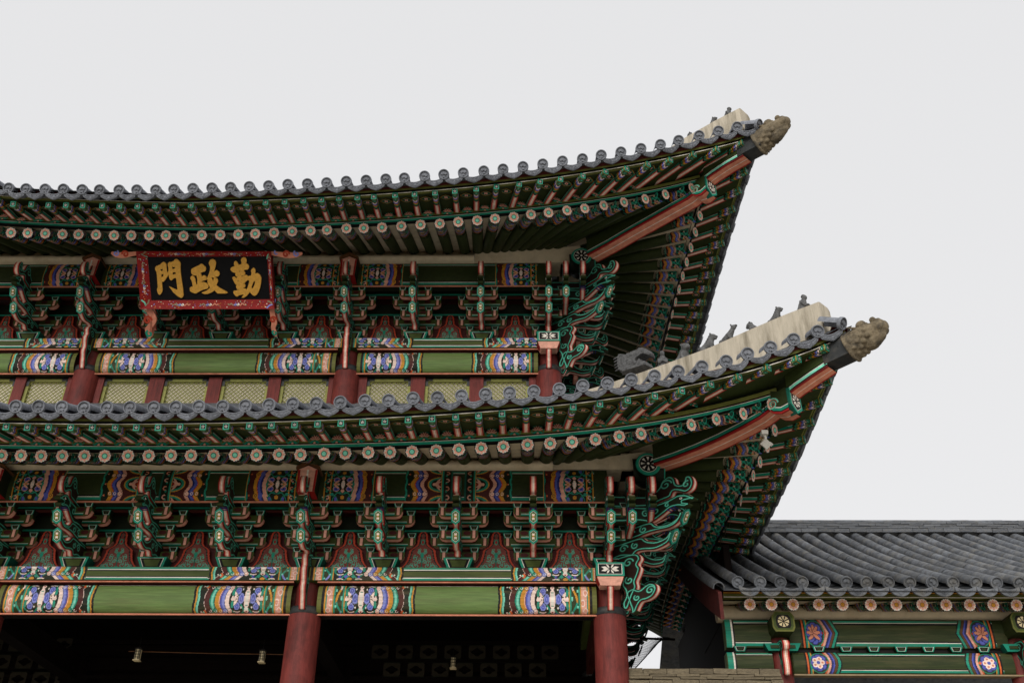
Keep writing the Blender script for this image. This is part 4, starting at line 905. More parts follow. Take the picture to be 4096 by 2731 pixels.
# ------------------------------------------------------------------ corner rafters, iron sleeves and hip ridges
def diag(rf, x, y, off=0.0): return atN(x, y, (1, 1, 0), rf['XC']+rf['D']+off*math.sqrt(2))
DX = np.array([math.sqrt(.5), -math.sqrt(.5), 0]); DN = np.array([math.sqrt(.5), math.sqrt(.5), 0]); ZU = np.array([0, 0, 1.])
def corner(rf, roof, bot, plate_px, sar, sleeve, top_h):
    w = .34
    P = [diag(rf, *q) for q in bot]
    # main corner rafter: striped underside, green cheeks
    mb = MB(); n = len(P)
    base = [p for p in P]
    for j, (x0, x1, col) in enumerate(((-.5, -.40, 'red'), (-.40, -.025, 'salmon'), (-.025, .025, 'white'), (.025, .42, 'salmon'), (.42, .5, 'red'))):
        mb.add([p+DN*w*x0 for p in base]+[p+DN*w*x1 for p in base], [[i, i+1, n+i+1, n+i] for i in range(n-1)], col)
    for sg in (-1, 1):
        for z0, z1, col in ((0, .03, 'red'), (.03, .05, 'black'), (.05, .10, 'teal'), (.10, .115, 'white'), (.115, .13, 'black'), (.13, .40, 'dgreen')):
            mb.add([p+DN*sg*w/2+ZU*z0 for p in base]+[p+DN*sg*w/2+ZU*z1 for p in base], [[i, i+1, n+i+1, n+i] for i in range(n-1)], col)
        q = P[-3]+ZU*.16+DN*sg*(w/2+.004)
        mb.ribbon(spiral(0, 0, .10, 1.7, 0), .04, q, DX, ZU, DN*sg, .004, 'lteal'); mb.ribbon(spiral(0, 0, .085, 1.7, 0), .014, q, DX, ZU, DN*sg, .007, 'ired')
    cr = obj('corner_rafter', mb.mesh('corner_rafter'), roof)
    # pentagonal end plate
    c = diag(rf, *plate_px)+DX*.06; mb = MB()
    pent = [(-.16, .19), (.16, .19), (.165, -.10), (0, -.22), (-.165, -.10)]
    mb.prism(pent, c, DN, ZU, DX, -.10, .02, 'teal', 'dteal')
    for k, col, e in ((.78, 'white', .022), (.74, 'black', .024)): mb.poly([c+DN*p*k+ZU*q*k+DX*e for p, q in pent], col)
    for k in range(8):
        an = k*PI/4; cc, s = math.cos(an), math.sin(an); mb.poly([c+DN*(p*cc-q*s)+ZU*(p*s+q*cc)+DX*.028 for p, q in ((.02, 0), (.06, .014), (.10, .026), (.105, .008), (.095, 0), (.105, -.008), (.10, -.026), (.06, -.014))], 'white')
    obj('end_plate', mb.mesh('end_plate'), cr)
    # upper corner rafter
    S = [diag(rf, *q) for q in sar]; mb = MB(); n = len(S); w2 = .28
    for j, (x0, x1, col) in enumerate(((-.5, -.38, 'red'), (-.38, -.02, 'salmon'), (-.02, .02, 'white'), (.02, .40, 'salmon'), (.40, .5, 'red'))):
        mb.add([p+DN*w2*x0 for p in S]+[p+DN*w2*x1 for p in S], [[i, i+1, n+i+1, n+i] for i in range(n-1)], col)
    for sg in (-1, 1):
        for z0, z1, col in ((0, .03, 'maroon'), (.03, .045, 'black'), (.045, .09, 'lteal'), (.09, .10, 'white'), (.10, .12, 'black'), (.12, .34, 'dgreen')):
            mb.add([p+DN*sg*w2/2+ZU*z0 for p in S]+[p+DN*sg*w2/2+ZU*z1 for p in S], [[i, i+1, n+i+1, n+i] for i in range(n-1)], col)
    obj('upper_corner_rafter', mb.mesh('upper_corner_rafter'), roof)
    A, B = diag(rf, *sleeve[0]), diag(rf, *sleeve[1]); dd = nrm(B-A); uu = nrm(np.cross(DN, dd)); uu = uu if uu[2] > 0 else -uu
    L = np.linalg.norm(B-A); mb = MB(); ws, hs = .30, .36
    for t0, t1, g in ((0, L, 0), (0, .02, .008), (L-.02, L, .008)):
        rr = lambda t: [A+dd*t-DN*(ws/2+g)-uu*g, A+dd*t+DN*(ws/2+g)-uu*g, A+dd*t+DN*(ws/2+g)+uu*(hs+g), A+dd*t-DN*(ws/2+g)+uu*(hs+g)]
        mb.loft([rr(t0), rr(t1)], 'black', smooth=False)
    for i in range(3):
        for sg in (-1, 1):
            q = A+dd*(.08+.1*i)+DN*sg*(ws/2)+uu*(.10+.09*((i*2) % 3)); mb.ell(q, (.012, .012, .012), 'black', nu=8, nv=6)
    obj('iron_sleeve', mb.mesh('iron_sleeve', 'iron'), roof)
    return B, dd, uu
LB, Ldd, Luu = corner(LOW, low_roof, [(2640, 1872), (2720, 1846), (2810, 1812), (2900, 1772), (2990, 1727), (3060, 1688), (3100, 1658), (3120, 1668), (3150, 1668), (3180, 1652)], (3166, 1612), [(3170, 1590), (3200, 1566), (3260, 1524), (3330, 1478)], ((3318, 1470), (3422, 1422)), 0)
UB, Udd, Uuu = corner(UPR, upp_roof, [(2370, 1035), (2450, 992), (2540, 940), (2630, 890), (2710, 845), (2770, 812), (2790, 796), (2805, 802), (2825, 796), (2845, 778)], (2832, 757), [(2835, 735), (2865, 712), (2920, 676), (2990, 636)], ((2968, 640), (3060, 592)), 0)

def hip_ridge(roof, rf, tops, w, h):
    P = [diag(rf, x, y, -w/2/1.0) + DN*w/2 for x, y in tops]; mb = MB(); n = len(P)
    # P runs from the tip inwards along the diagonal; the surveyed edge is the near top edge
    sec = lambda p, k=1.0: [p-DN*w/2-ZU*h, p+DN*w/2-ZU*h, p+DN*w/2-ZU*.05, p+DN*(w/2-.05), p-DN*(w/2-.05), p-DN*w/2-ZU*.02]
    mb.loft([sec(p) for p in P], 'beige', smooth=False); o = obj('hip_ridge', mb.mesh('hip_ridge', 'ridge_plaster'), roof); return P
HL = hip_ridge(low_roof, LOW, [(3272, 1203), (3130, 1258), (2990, 1318), (2840, 1385), (2700, 1437), (2560, 1487), (2420, 1534), (2290, 1572)], .34, .62)
HU = hip_ridge(upp_roof, UPR, [(2957, 430), (2860, 480), (2740, 548), (2600, 640), (2400, 760)], .34, .62)
# ------------------------------------------------------------------ upper storey windows and walls
def box_mesh(mb_args, name, material): mb = MB(); [mb.box(*a) for a in mb_args]; return mb.mesh(name, material)
UNIT = {k: box_mesh([((0, 0, 0), (1, 1, 1), c)], 'bar', m) for k, c, m in (('lattice', 'lattice', 'paint'), ('wred', 'wred', 'wood_red'), ('dark', 'dark', 'shaded_wood'), ('sand', 'beige', 'tile_sand'), ('tile', 'tile', 'tile_old'), ('iron', 'black', 'iron'), ('green', 'green', 'paint'))}
def bar(name, parent, c, d, mk, rot=None):
    M = T(*c) @ (rot if rot is not None else Matrix.Identity(4)) @ SCL(*d); return obj(name, UNIT[mk], parent, M)
YW = D2+.06; ZT = float(atY(1500, 1519, YW)[2]); ZB = ZT-.95
wins = [(-70, 72), (115, 282), (425, 607), (665, 842), (894, 1081), (1129, 1320), (1471, 1646), (1703, 1880), (1935, 2116)]
WX = [(float(atY(a, 1519, YW)[0]), float(atY(b, 1519, YW)[0])) for a, b in wins]
bar('wall_rail', gate, (-6.3, YW, ZT+.085), (13.6, .16, .10), 'wred'); bar('wall_rail', gate, (-6.3, YW+.06, ZT+.02), (13.6, .1, .05), 'dark')
bar('wall_panel', gate, (-6.3, YW+.05, ZB-.5), (13.6, .1, 1.0), 'wred')
edges = [(-13.0, WX[0][0])]+[(WX[i][1], WX[i+1][0]) for i in range(len(WX)-1)]+[(WX[-1][1], XC2+.1)]
for a, b in edges:
    if b-a > .02: bar('window_post', gate, ((a+b)/2, YW-.012, (ZT+ZB)/2+.02), (b-a, .15, ZT-ZB+.05), 'wred')
PAPER = box_mesh([((0, 0, 0), (1, 1, 1), 'cream')], 'paper', 'paper')
for (a, b) in WX:
    w, h, fr = b-a, ZT-ZB, .062
    mb = MB(); cx = (a+b)/2; cz = (ZT+ZB)/2
    mb.box((a+fr/2, YW, cz), (fr, .07, h), 'lattice'); mb.box((b-fr/2, YW, cz), (fr, .07, h), 'lattice'); mb.box((cx, YW, ZT-fr/2), (w-2*fr, .07, fr), 'lattice'); mb.box((cx, YW, ZB+fr/2), (w-2*fr, .07, fr), 'lattice')
    wo = obj('window', mb.mesh('window'), gate)
    obj('paper_pane', PAPER, wo, T(cx, YW+.045, cz) @ SCL(w-.04, .01, h-.04))
    mb = MB()
    for sg, xx in ((1, a), (-1, b)):
        mb.box((xx+sg*.075, YW-.04, ZT-.028), (.15, .012, .05), 'black'); mb.box((xx+sg*.03, YW-.04, ZT-.10), (.055, .012, .14), 'black')
    obj('iron_corner', mb.mesh('iron_corner', 'iron'), wo)
    x0, x1, z0, z1 = a+fr, b-fr, ZB+fr, ZT-fr; s = .095
    for sg in (-1, 1):
        lo = min(x0+sg*z0, x0+sg*z1); hi = max(x1+sg*z0, x1+sg*z1)
        for k in range(int((hi-lo)/s)+1):
            c = lo+s*(k+.5); pts = []                         # line x + sg*z = c
            za, zb = sorted(((c-x0)/sg, (c-x1)/sg)); za, zb = max(za, z0), min(zb, z1)
            if zb-za < .02: continue
            xa, xb = c-sg*za, c-sg*zb; L = math.hypot(xb-xa, zb-za)
            bar('lattice_bar', wo, ((xa+xb)/2, YW-.005+.012*(sg > 0), (za+zb)/2), (L, .016, .011), 'lattice', Matrix.Rotation(PI/4 if sg < 0 else -PI/4+PI, 4, 'Y') if False else Matrix.Rotation(-math.atan2(zb-za, xb-xa), 4, 'Y'))
# ------------------------------------------------------------------ inside and underneath the gate
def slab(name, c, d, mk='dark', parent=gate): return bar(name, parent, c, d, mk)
slab('ceiling_board', (-6.4, 20.45, 8.75), (15.4, 7.6, .12)); slab('side_wall', (XC1+.02, 20.4, 4.0), (.14, 7.2, 5.6)); slab('side_wall', (-14.35, 20.4, 5.0), (.16, 7.8, 8.0)); slab('rear_wall', (-6.4, 24.35, 5.4), (15.6, .12, 8.4))  # rear and left walls are unseen, added to stop light leaking in
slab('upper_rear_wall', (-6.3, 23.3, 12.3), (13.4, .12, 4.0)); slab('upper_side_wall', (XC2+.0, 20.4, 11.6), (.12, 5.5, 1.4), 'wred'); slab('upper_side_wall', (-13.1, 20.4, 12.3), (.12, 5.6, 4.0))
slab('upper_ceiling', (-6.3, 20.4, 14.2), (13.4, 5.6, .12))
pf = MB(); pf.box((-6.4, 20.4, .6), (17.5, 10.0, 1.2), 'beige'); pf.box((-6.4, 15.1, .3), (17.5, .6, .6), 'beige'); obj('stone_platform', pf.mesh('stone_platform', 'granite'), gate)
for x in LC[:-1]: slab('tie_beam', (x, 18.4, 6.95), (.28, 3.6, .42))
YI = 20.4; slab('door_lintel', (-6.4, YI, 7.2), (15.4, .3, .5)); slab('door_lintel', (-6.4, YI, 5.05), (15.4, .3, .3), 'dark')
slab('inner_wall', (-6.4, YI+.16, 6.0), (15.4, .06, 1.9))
for x in LC: mb = MB(); lathe_z(mb, [(.3, 1.2), (.28, 7.4)], x, YI, 20, 'wred'); obj('inner_column', mb.mesh('inner_column', 'shaded_wood'), gate)
def mk_transom():                                            # small board with a lobed opening
    mb = MB(); w, h = .34, .26
    lob = [(.11*math.cos(a)*(1+.16*math.cos(4*a)), .07*math.sin(a)*(1+.16*math.cos(4*a))) for a in np.linspace(0, 2*PI, 33)[:-1]]
    out = []
    for x, z in lob:
        k = min(w/2/abs(x) if abs(x) > 1e-6 else 9, h/2/abs(z) if abs(z) > 1e-6 else 9); out.append((x*k, z*k))
    n = len(lob); vs = [(x, -.02, z) for x, z in out]+[(x, -.02, z) for x, z in lob]+[(x, .05, z) for x, z in lob]
    mb.add(vs, [[i, (i+1) % n, n+(i+1) % n, n+i] for i in range(n)], lin(46, 40, 28)); mb.add(vs, [[n+i, n+(i+1) % n, 2*n+(i+1) % n, 2*n+i] for i in range(n)], 'dark')  # board and hole edges coloured dark to carry the gateway's shade
    for x0, x1, z0, z1 in ((-w/2, w/2, h/2, h/2+.012), (-w/2, w/2, -h/2-.012, -h/2)): mb.poly([(x0, -.022, z0), (x1, -.022, z0), (x1, -.022, z1), (x0, -.022, z1)], 'kgreen')
    return mb.mesh('transom_board')
TB = mk_transom()
def transom(px0, px1, n, y):
    a, b = atY(px0, y, YI-.18), atY(px1, y, YI-.18)
    for k in range(n):
        p = a+(b-a)*k/(n-1); obj('transom_board', TB, gate, T(p[0], YI-.18, a[2]))
transom(1521, 2200, 8, 2606); transom(1567, 2150, 7, 2677); transom(-20, 256, 4, 2577); transom(8, 284, 4, 2645); transom(-20, 256, 4, 2714)
for zz in (2570, 2642, 2712): slab('transom_rail', (-6.4, YI-.16, float(atY(1800, zz, YI-.16)[2])), (15.4, .06, .07), 'dark')

# ------------------------------------------------------------------ ground
gm = MB(); gm.poly([(-900, -900, 0), (900, -900, 0), (900, 900, 0), (-900, 900, 0)], 'beige'); g = obj('ground', gm.mesh('ground', 'granite'), kind='structure')

# ------------------------------------------------------------------ signboard
TAU = R(41); SN = np.array([0, -math.cos(TAU), -math.sin(TAU)]); SXv = np.array([math.cos(R(.65)), 0, math.sin(R(.65))]); SYv = np.cross(SXv, -SN); SYv = nrm(SYv); SYv = SYv if SYv[2] > 0 else -SYv
P0 = atY(834, 1235, D2-1.42)
def sg_uv(px, py, off=0.0):
    p = atN(px, py, SN, SN@P0+off); d = p-P0; return float(d@SXv), float(d@SYv)
SM = frame(P0, SXv, SYv, SN); sign = thing('signboard', 'black hanging name board with three large gold characters and a red floral frame', 'sign', M=SM)
OUTC = [sg_uv(*q) for q in ((547, 1006), (1083, 1004.5), (1101, 1234), (567, 1236))]; INC = [sg_uv(*q) for q in ((586, 1029), (1065, 1025), (1078, 1197), (602, 1203))]
mb = MB(); mb.prism(INC[::-1], (0, 0, 0), (1, 0, 0), (0, 1, 0), (0, 0, 1), -.10, -.05, 'black', 'black'); obj('panel', mb.mesh('panel', 'lacquer'), sign, SM)
mb = MB()
o3 = [(u, v, .05) for u, v in OUTC]; o4 = [(u, v, -.13) for u, v in OUTC]; i3 = [(u, v, -.045) for u, v in INC]
for k in range(4):
    j = (k+1) % 4
    mb.add([o3[k], o3[j], i3[j], i3[k]], [[0, 1, 2, 3]], lin(140, 24, 22)); mb.add([o3[k], o3[j], o4[j], o4[k]], [[0, 1, 2, 3]], lin(96, 18, 16))
    A, B, Cq, Dq = [np.array(q) for q in (o3[k], o3[j], i3[j], i3[k])]; nv = nrm(np.cross(B-A, Dq-A)); nv = nv if nv[2] > 0 else -nv
    Lw = np.linalg.norm(B-A); nb = int(Lw/.028)
    for q in range(nb):
        s, t = random.uniform(.03, .97), random.uniform(.12, .88); p = (A*(1-s)+B*s)*(1-t)+(Dq*(1-s)+Cq*s)*t+nv*.004
        rr = random.uniform(.006, .012); ex = nrm(B-A); ey = np.cross(nv, ex); mb.poly([p+rr*(math.cos(a)*ex+math.sin(a)*ey) for a in np.linspace(0, 2*PI, 7)[:-1]], random.choice(['pink', 'white', 'ochre', 'lteal', 'lblue', 'orange']))
    for f in ((.28, .5, .72) if Lw > 1.5 else (.35, .68)):      # ribbons and knots painted on the frame
        p = (A*(1-f)+B*f)*.5+(Dq*(1-f)+Cq*f)*.5+nv*.006; ex = nrm(B-A); ey = np.cross(nv, ex); m = .75 if Lw > 1.5 else .6
        for sgn, col in ((1, 'dbeige'), (-1, 'salmon')):
            mb.ribbon(smooth_path([(sgn*.05*m, 0), (sgn*.10*m, .03*m), (sgn*.15*m, -.02*m), (sgn*.2*m, .02*m), (sgn*.24*m, -.01)], 4), .022, p, ex, ey, nv, .001, col)
            mb.ribbon(spiral(sgn*.035*m, 0, .04*m, 1.0, 0), .018, p, ex, ey, nv, .002, 'lblue' if sgn > 0 else 'white')
    for cc, dd2 in ((A, Dq),):
        p = cc*.55+dd2*.45+nv*.008; ex = nrm(B-A); ey = np.cross(nv, ex)
        for an in (0.3, -.9, -2.2): mb.ribbon(smooth_path([(0, 0), (.06*math.cos(an), .06*math.sin(an)), (.13*math.cos(an+.3), .13*math.sin(an+.3))], 4), .03, p, ex, ey, nv, .001, random.choice(['dbeige', 'lblue', 'lteal']))
obj('frame', mb.mesh('frame'), sign, SM)
K1, K2, K3 = (600, 1010, 240/1792), (840, 1000, 240/1792), (540, 980, 680/2352)
G1 = [[(205,395),(228,412),(240,385),(300,365),(370,295),(405,282),(440,295),(485,355),(490,450),(510,600),(552,555),(548,450),(528,390),(535,320),(590,275),(625,305),(640,280),(705,255),(735,210),(780,193),(820,210),(880,270),(915,330),(905,420),(910,560),(940,800),(985,1080),(1002,1280),(975,1335),(935,1362),(830,1310),(740,1230),(690,1185),(640,1110),(565,1015),(660,1055),(775,1108),(825,1108),(805,950),(778,760),(690,775),(680,800),(640,838),(600,820),(565,740),(555,660),(520,720),(450,825),(400,880),(360,878),(355,850),(360,960),(375,1110),(365,1170),(330,1240),(285,1272),(245,1235),(212,1140),(215,1080),(235,1040),(220,850),(205,650),(190,580),(150,500),(160,440)],
  [(305,510),(340,505),(375,487),(382,540),(325,560),(318,530)], [(340,660),(400,648),(405,690),(345,750),(335,690)], [(655,412),(690,440),(745,435),(750,475),(665,498)], [(672,602),(765,590),(768,645),(730,645),(680,668)]]
G2 = [[(1240,490),(1330,440),(1470,375),(1520,335),(1560,345),(1610,390),(1660,430),(1672,500),(1640,565),(1570,580),(1500,620),(1535,660),(1540,720),(1600,680),(1640,685),(1690,740),(1665,820),(1540,860),(1540,885),(1600,880),(1680,905),(1735,960),(1745,1030),(1710,1080),(1600,1105),(1480,1160),(1380,1220),(1340,1220),(1250,1190),(1195,1150),(1190,1050),(1230,1020),(1280,1018),(1265,930),(1240,830),(1205,780),(1215,720),(1260,688),(1310,715),(1345,780),(1365,870),(1385,960),(1415,945),(1415,800),(1390,685),(1340,690),(1260,660),(1235,620),(1225,540)]]
G2b = [[(1020,240),(1040,205),(1070,193),(1105,210),(1120,245),(1110,300),(1092,365),(1125,345),(1165,370),(1170,405),(1150,435),(1105,440),(1140,465),(1148,500),(1125,555),(1170,590),(1205,610),(1270,645),(1282,660),(1265,668),(1195,670),(1140,668),(1100,625),(1060,655),(1000,678),(960,678),(920,660),(990,630),(1040,590),(1010,540),(1000,490),(1015,480),(985,480),(1020,405),(1035,355),(1040,300),(1022,265)], [(1060,445),(1095,455),(1085,475),(1090,505),(1065,470)]]
G3 = [[(760,320),(800,350),(845,420),(842,440),(935,415),(940,370),(918,300),(945,235),(1000,208),(1055,225),(1090,290),(1080,380),(1075,395),(1130,425),(1160,480),(1155,540),(1120,580),(1010,590),(1010,625),(1045,660),(1050,715),(1020,745),(935,770),(935,785),(1010,760),(1070,735),(1110,760),(1130,785),(1165,768),(1225,755),(1240,680),(1218,610),(1245,560),(1300,520),(1340,560),(1357,620),(1345,695),(1420,680),(1490,735),(1530,820),(1525,960),(1490,1130),(1440,1260),(1380,1340),(1330,1365),(1280,1345),(1215,1280),(1190,1235),(1160,1290),(1100,1360),(1010,1420),(955,1420),(950,1400),(1015,1325),(940,1330),(860,1355),(810,1385),(760,1365),(710,1300),(695,1250),(715,1210),(760,1210),(880,1170),(820,1175),(785,1120),(780,1075),(800,1045),(770,1030),(735,980),(690,890),(668,840),(680,800),(720,790),(760,820),(790,850),(800,820),(830,805),(775,780),(750,725),(765,680),(700,670),(640,630),(610,580),(625,525),(680,492),(735,485),(710,410),(725,345)],
  [(1130,885),(1175,925),(1150,1030),(1090,1195),(1065,1150),(970,1140),(1045,1105),(1060,1050),(1030,1010),(960,1000),(1040,985),(1045,960)], [(1345,920),(1335,1020),(1280,1140),(1235,1125),(1280,980),(1300,945)], [(855,625),(890,620),(880,655),(860,650)], [(815,905),(850,905),(855,935),(830,930)], [(940,875),(965,872),(945,910)]]
def glyph(name, groups, label):
    cu = bpy.data.curves.new(name, 'CURVE'); cu.dimensions = '2D'; cu.fill_mode = 'BOTH'; cu.extrude = .014
    for (ox, oy, k), loops in groups:
        for lp in loops:
            sp = cu.splines.new('POLY'); sp.points.add(len(lp)-1); sp.use_cyclic_u = True
            for i, (x, y) in enumerate(lp): u, v = sg_uv(ox+k*x, oy+k*y, -.03); sp.points[i].co = (u, v, 0, 1)
    t = bpy.data.objects.new(name, cu); COL.objects.link(t); dg = bpy.context.evaluated_depsgraph_get()
    me = bpy.data.meshes.new_from_object(t.evaluated_get(dg)); bpy.data.objects.remove(t); me.materials.clear(); me.materials.append(MATS['gold_leaf'])
    obj(name, me, sign, SM @ T(0, 0, -.035), label=label)
glyph('character', [(K1, G1)], 'gold character 門'); glyph('character', [(K1, G2), (K3, G2b)], 'gold character 政'); glyph('character', [(K2, G3)], 'gold character 勤')
def sgribbon(name, pts, w, col, extra=()):
    mb = MB(); P = [np.array(sg_uv(x, y)) for x, y in pts]; P = smooth_path(P, 5); A = np.array(P)
    ww = np.asarray(w)*np.ones(len(A)) if not hasattr(w, '__len__') else np.interp(np.linspace(0, 1, len(A)), np.linspace(0, 1, len(w)), w)
    O = ((0, 0, 0), (1, 0, 0), (0, 1, 0), (0, 0, 1)); d = np.gradient(A, axis=0); d /= np.linalg.norm(d, axis=1, keepdims=True)+1e-9; nn = np.stack([-d[:, 1], d[:, 0]], 1)
    loop = [tuple(q) for q in A+nn*ww[:, None]/2]+[tuple(q) for q in (A-nn*ww[:, None]/2)[::-1]]
    mb.prism(loop, *O, -.06, -.01, col, col)
    for (x, y, r, tr, a0, sg, wd, c2) in extra:
        u, v = sg_uv(x, y); mb.ribbon(spiral(u, v, r, tr, a0, sg), wd, *O, -.004, c2)
    obj(name, mb.mesh(name), sign, SM)
sgribbon('cloud_ornament', [(1080, 1012), (1110, 1016), (1150, 1020), (1185, 1018), (1207, 1012)], [.07, .09, .12, .10, .04], 'salmon', [(1143, 1016, .07, 1.3, 0, 1, .035, 'ired'), (1185, 1014, .06, 1.1, 2, 1, .03, 'lblue'), (1105, 1011, .05, .6, 2, 1, .03, 'lblue')])
sgribbon('cloud_ornament', [(552, 1014), (520, 1018), (490, 1022), (462, 1020), (443, 1012)], [.07, .09, .12, .10, .04], 'salmon', [(500, 1018, .07, 1.3, PI, -1, .035, 'ired'), (462, 1014, .06, 1.1, 1, -1, .03, 'lblue')])
sgribbon('cloud_foot', [(590, 1236), (604, 1255), (612, 1280), (600, 1305), (588, 1320), (600, 1340), (594, 1352)], [.13, .12, .13, .10, .09, .10, .03], 'salmon', [(590, 1282, .085, 1.3, 0, 1, .045, 'ired'), (598, 1335, .07, 1.0, 2, 1, .04, 'teal')])
sgribbon('cloud_foot', [(1086, 1236), (1090, 1262), (1096, 1290), (1092, 1310), (1098, 1330), (1104, 1345)], [.09, .10, .11, .08, .08, .03], 'salmon', [(1092, 1278, .07, 1.3, 0, 1, .035, 'ired'), (1100, 1330, .055, 1.0, 2, 1, .035, 'teal')])

# ------------------------------------------------------------------ roof figures and dragon heads
def capsule(mb, a, b, r0, r1, n=10):
    a, b = np.array(a, float), np.array(b, float); mb.tube([a, a*.5+b*.5, b], [r0, (r0+r1)/2*1.03, r1], n, 'tile'); mb.ell(a, (r0, r0, r0), 'tile', nu=n, nv=7); mb.ell(b, (r1, r1, r1), 'tile', nu=n, nv=7)
def fig_robed():
    mb = MB(); capsule(mb, (0, 0, 0), (.0, 0, .12), .075, .055); capsule(mb, (.0, 0, .10), (.02, 0, .18), .055, .045); mb.ell((.045, 0, .235), (.04, .036, .042), 'tile'); mb.ell((.035, 0, .262), (.038, .036, .022), 'tile'); mb.ell((.03, 0, .278), (.024, .024, .018), 'tile')
    for s in (-1, 1): capsule(mb, (.01, s*.05, .16), (.07, s*.05, .08), .026, .02); capsule(mb, (.07, s*.05, .08), (.09, s*.012, .10), .02, .016); capsule(mb, (-.01, s*.04, .14), (-.05, s*.085, .0), .022, .012)
    capsule(mb, (.06, 0, .02), (.085, .03, .0), .03, .03); return organic('fig_robed', mb, .008, 'clay_grey', 1, .004)
def fig_lion():
    mb = MB(); capsule(mb, (-.07, 0, .05), (.03, 0, .14), .06, .05); capsule(mb, (.03, 0, .14), (.05, 0, .20), .045, .04); mb.ell((.07, 0, .225), (.05, .042, .04), 'tile'); mb.ell((.115, 0, .215), (.026, .03, .014), 'tile'); mb.ell((.105, 0, .19), (.024, .026, .010), 'tile')
    for s in (-1, 1): capsule(mb, (.05, s*.035, .12), (.06, s*.04, .0), .024, .02); capsule(mb, (-.08, s*.045, .05), (-.03, s*.055, .0), .035, .022); mb.ell((.05, s*.03, .262), (.014, .01, .018), 'tile')
    for k in range(5): mb.ell((.03-.02*k, 0, .235-.03*k), (.02, .03, .018), 'tile')
    capsule(mb, (-.11, 0, .04), (-.13, 0, .10), .022, .014); return organic('fig_lion', mb, .008, 'clay_grey', 1, .004)
def fig_hound():
    mb = MB(); capsule(mb, (-.10, 0, .06), (.0, 0, .13), .055, .055); capsule(mb, (.0, 0, .13), (.06, 0, .2), .05, .035); mb.ell((.085, 0, .235), (.042, .036, .038), 'tile'); mb.ell((.12, 0, .245), (.028, .024, .018), 'tile')
    for s in (-1, 1): capsule(mb, (.02, s*.035, .11), (.07, s*.035, .0), .025, .02); capsule(mb, (-.11, s*.04, .06), (-.10, s*.045, .0), .035, .024); mb.ell((.065, s*.03, .27), (.012, .01, .018), 'tile')
    return organic('fig_hound', mb, .008, 'clay_grey', 1, .004)
def fig_turned():
    mb = MB(); capsule(mb, (.04, 0, .04), (-.01, 0, .12), .065, .05); mb.ell((-.045, 0, .165), (.055, .05, .05), 'tile'); mb.ell((-.085, 0, .15), (.028, .03, .022), 'tile'); mb.ell((-.03, 0, .2), (.035, .04, .018), 'tile')
    for s in (-1, 1): capsule(mb, (-.02, s*.04, .09), (-.03, s*.04, .0), .022, .02); capsule(mb, (.06, s*.045, .04), (.03, s*.055, .0), .03, .022); mb.ell((-.02, s*.042, .2), (.014, .012, .016), 'tile')
    return organic('fig_turned', mb, .008, 'clay_grey', 1, .004)
FIG = dict(robed=fig_robed(), lion=fig_lion(), hound=fig_hound(), turned=fig_turned())
def ridge_pt(rf, P, x, y):
    q = diag(rf, x, y); s = (q-P[0])@DX; ss = [float((p-P[0])@DX) for p in P]; order = np.argsort(ss)
    c = [np.interp(s, np.array(ss)[order], np.array([p[k] for p in P])[order]) for k in range(3)]; return np.array(c)
def figurine(rf, P, x, y, kind, hpx, label, group, flip=1, face=0.0):
    p = ridge_pt(rf, P, x, y); z = float((p-CAM)@FW); me = FIG[kind]; H = max(v.co.z for v in me.vertices); s = hpx*z/F_PX/H/.72
    d = nrm(DX*math.cos(face)+DN*math.sin(face)); M = frame(p-ZU*.01, d, np.cross(ZU, d), ZU) @ SCL(s, s, s)
    thing('roof_figure', label, 'roof figure', group=group, me=me, M=M)
GL, GU = 'clay figures on the lower hip ridge', 'clay figures on the upper hip ridge'
figurine(LOW, HL, 3212, 1231, 'robed', 62, 'tall robed clay figure standing nearest the tip of the lower hip ridge', GL)
figurine(LOW, HL, 3104, 1279, 'lion', 54, 'clay beast with open jaws, second from the tip of the lower hip ridge', GL)
figurine(LOW, HL, 3012, 1318, 'turned', 42, 'short round-headed clay beast, third from the tip of the lower hip ridge', GL)
figurine(LOW, HL, 2918, 1357, 'hound', 60, 'arched clay beast, fourth from the tip of the lower hip ridge, against the sky', GL)
figurine(LOW, HL, 2834, 1393, 'lion', 62, 'lean clay beast leaning forward, fifth from the tip of the lower hip ridge', GL, face=.3)
figurine(LOW, HL, 2736, 1428, 'turned', 57, 'seated clay beast in front of dark eaves, sixth from the tip of the lower ridge', GL, face=PI*.9)
figurine(LOW, HL, 2652, 1460, 'robed', 60, 'cloaked bald clay figure beside the grey dragon head on the lower ridge', GL, face=-.9)
figurine(UPR, HU, 2912, 461, 'robed', 48, 'cloaked clay figure nearest the tip of the upper hip ridge', GU)
figurine(UPR, HU, 2848, 500, 'lion', 40, 'clay beast second from the tip of the upper hip ridge', GU)
figurine(UPR, HU, 2768, 545, 'turned', 32, 'clay beast third from the tip of the upper hip ridge, half hidden by tiles', GU)
figurine(UPR, HU, 2698, 585, 'hound', 30, 'clay beast fourth from the upper ridge tip, barely showing above the tiles', GU)
def head_solid(name, loop2, th, voxel, material, bumps, sm, disp):
    mb = MB(); n = len(loop2)
    for t, k in ((th, .0), (th*.72, .05), (th*.4, .09)):
        c = np.mean(np.array(loop2), 0); lp = [tuple(c+(np.array(q)-c)*(1+k-.09)) for q in loop2]
        mb.prism(lp, (0, 0, 0), (1, 0, 0), (0, 0, 1), (0, 1, 0), -t/2, t/2, 'tile', 'tile')
    for (c, r) in bumps: mb.ell(c, r, 'tile')
    return organic(name, mb, voxel, material, sm, disp)
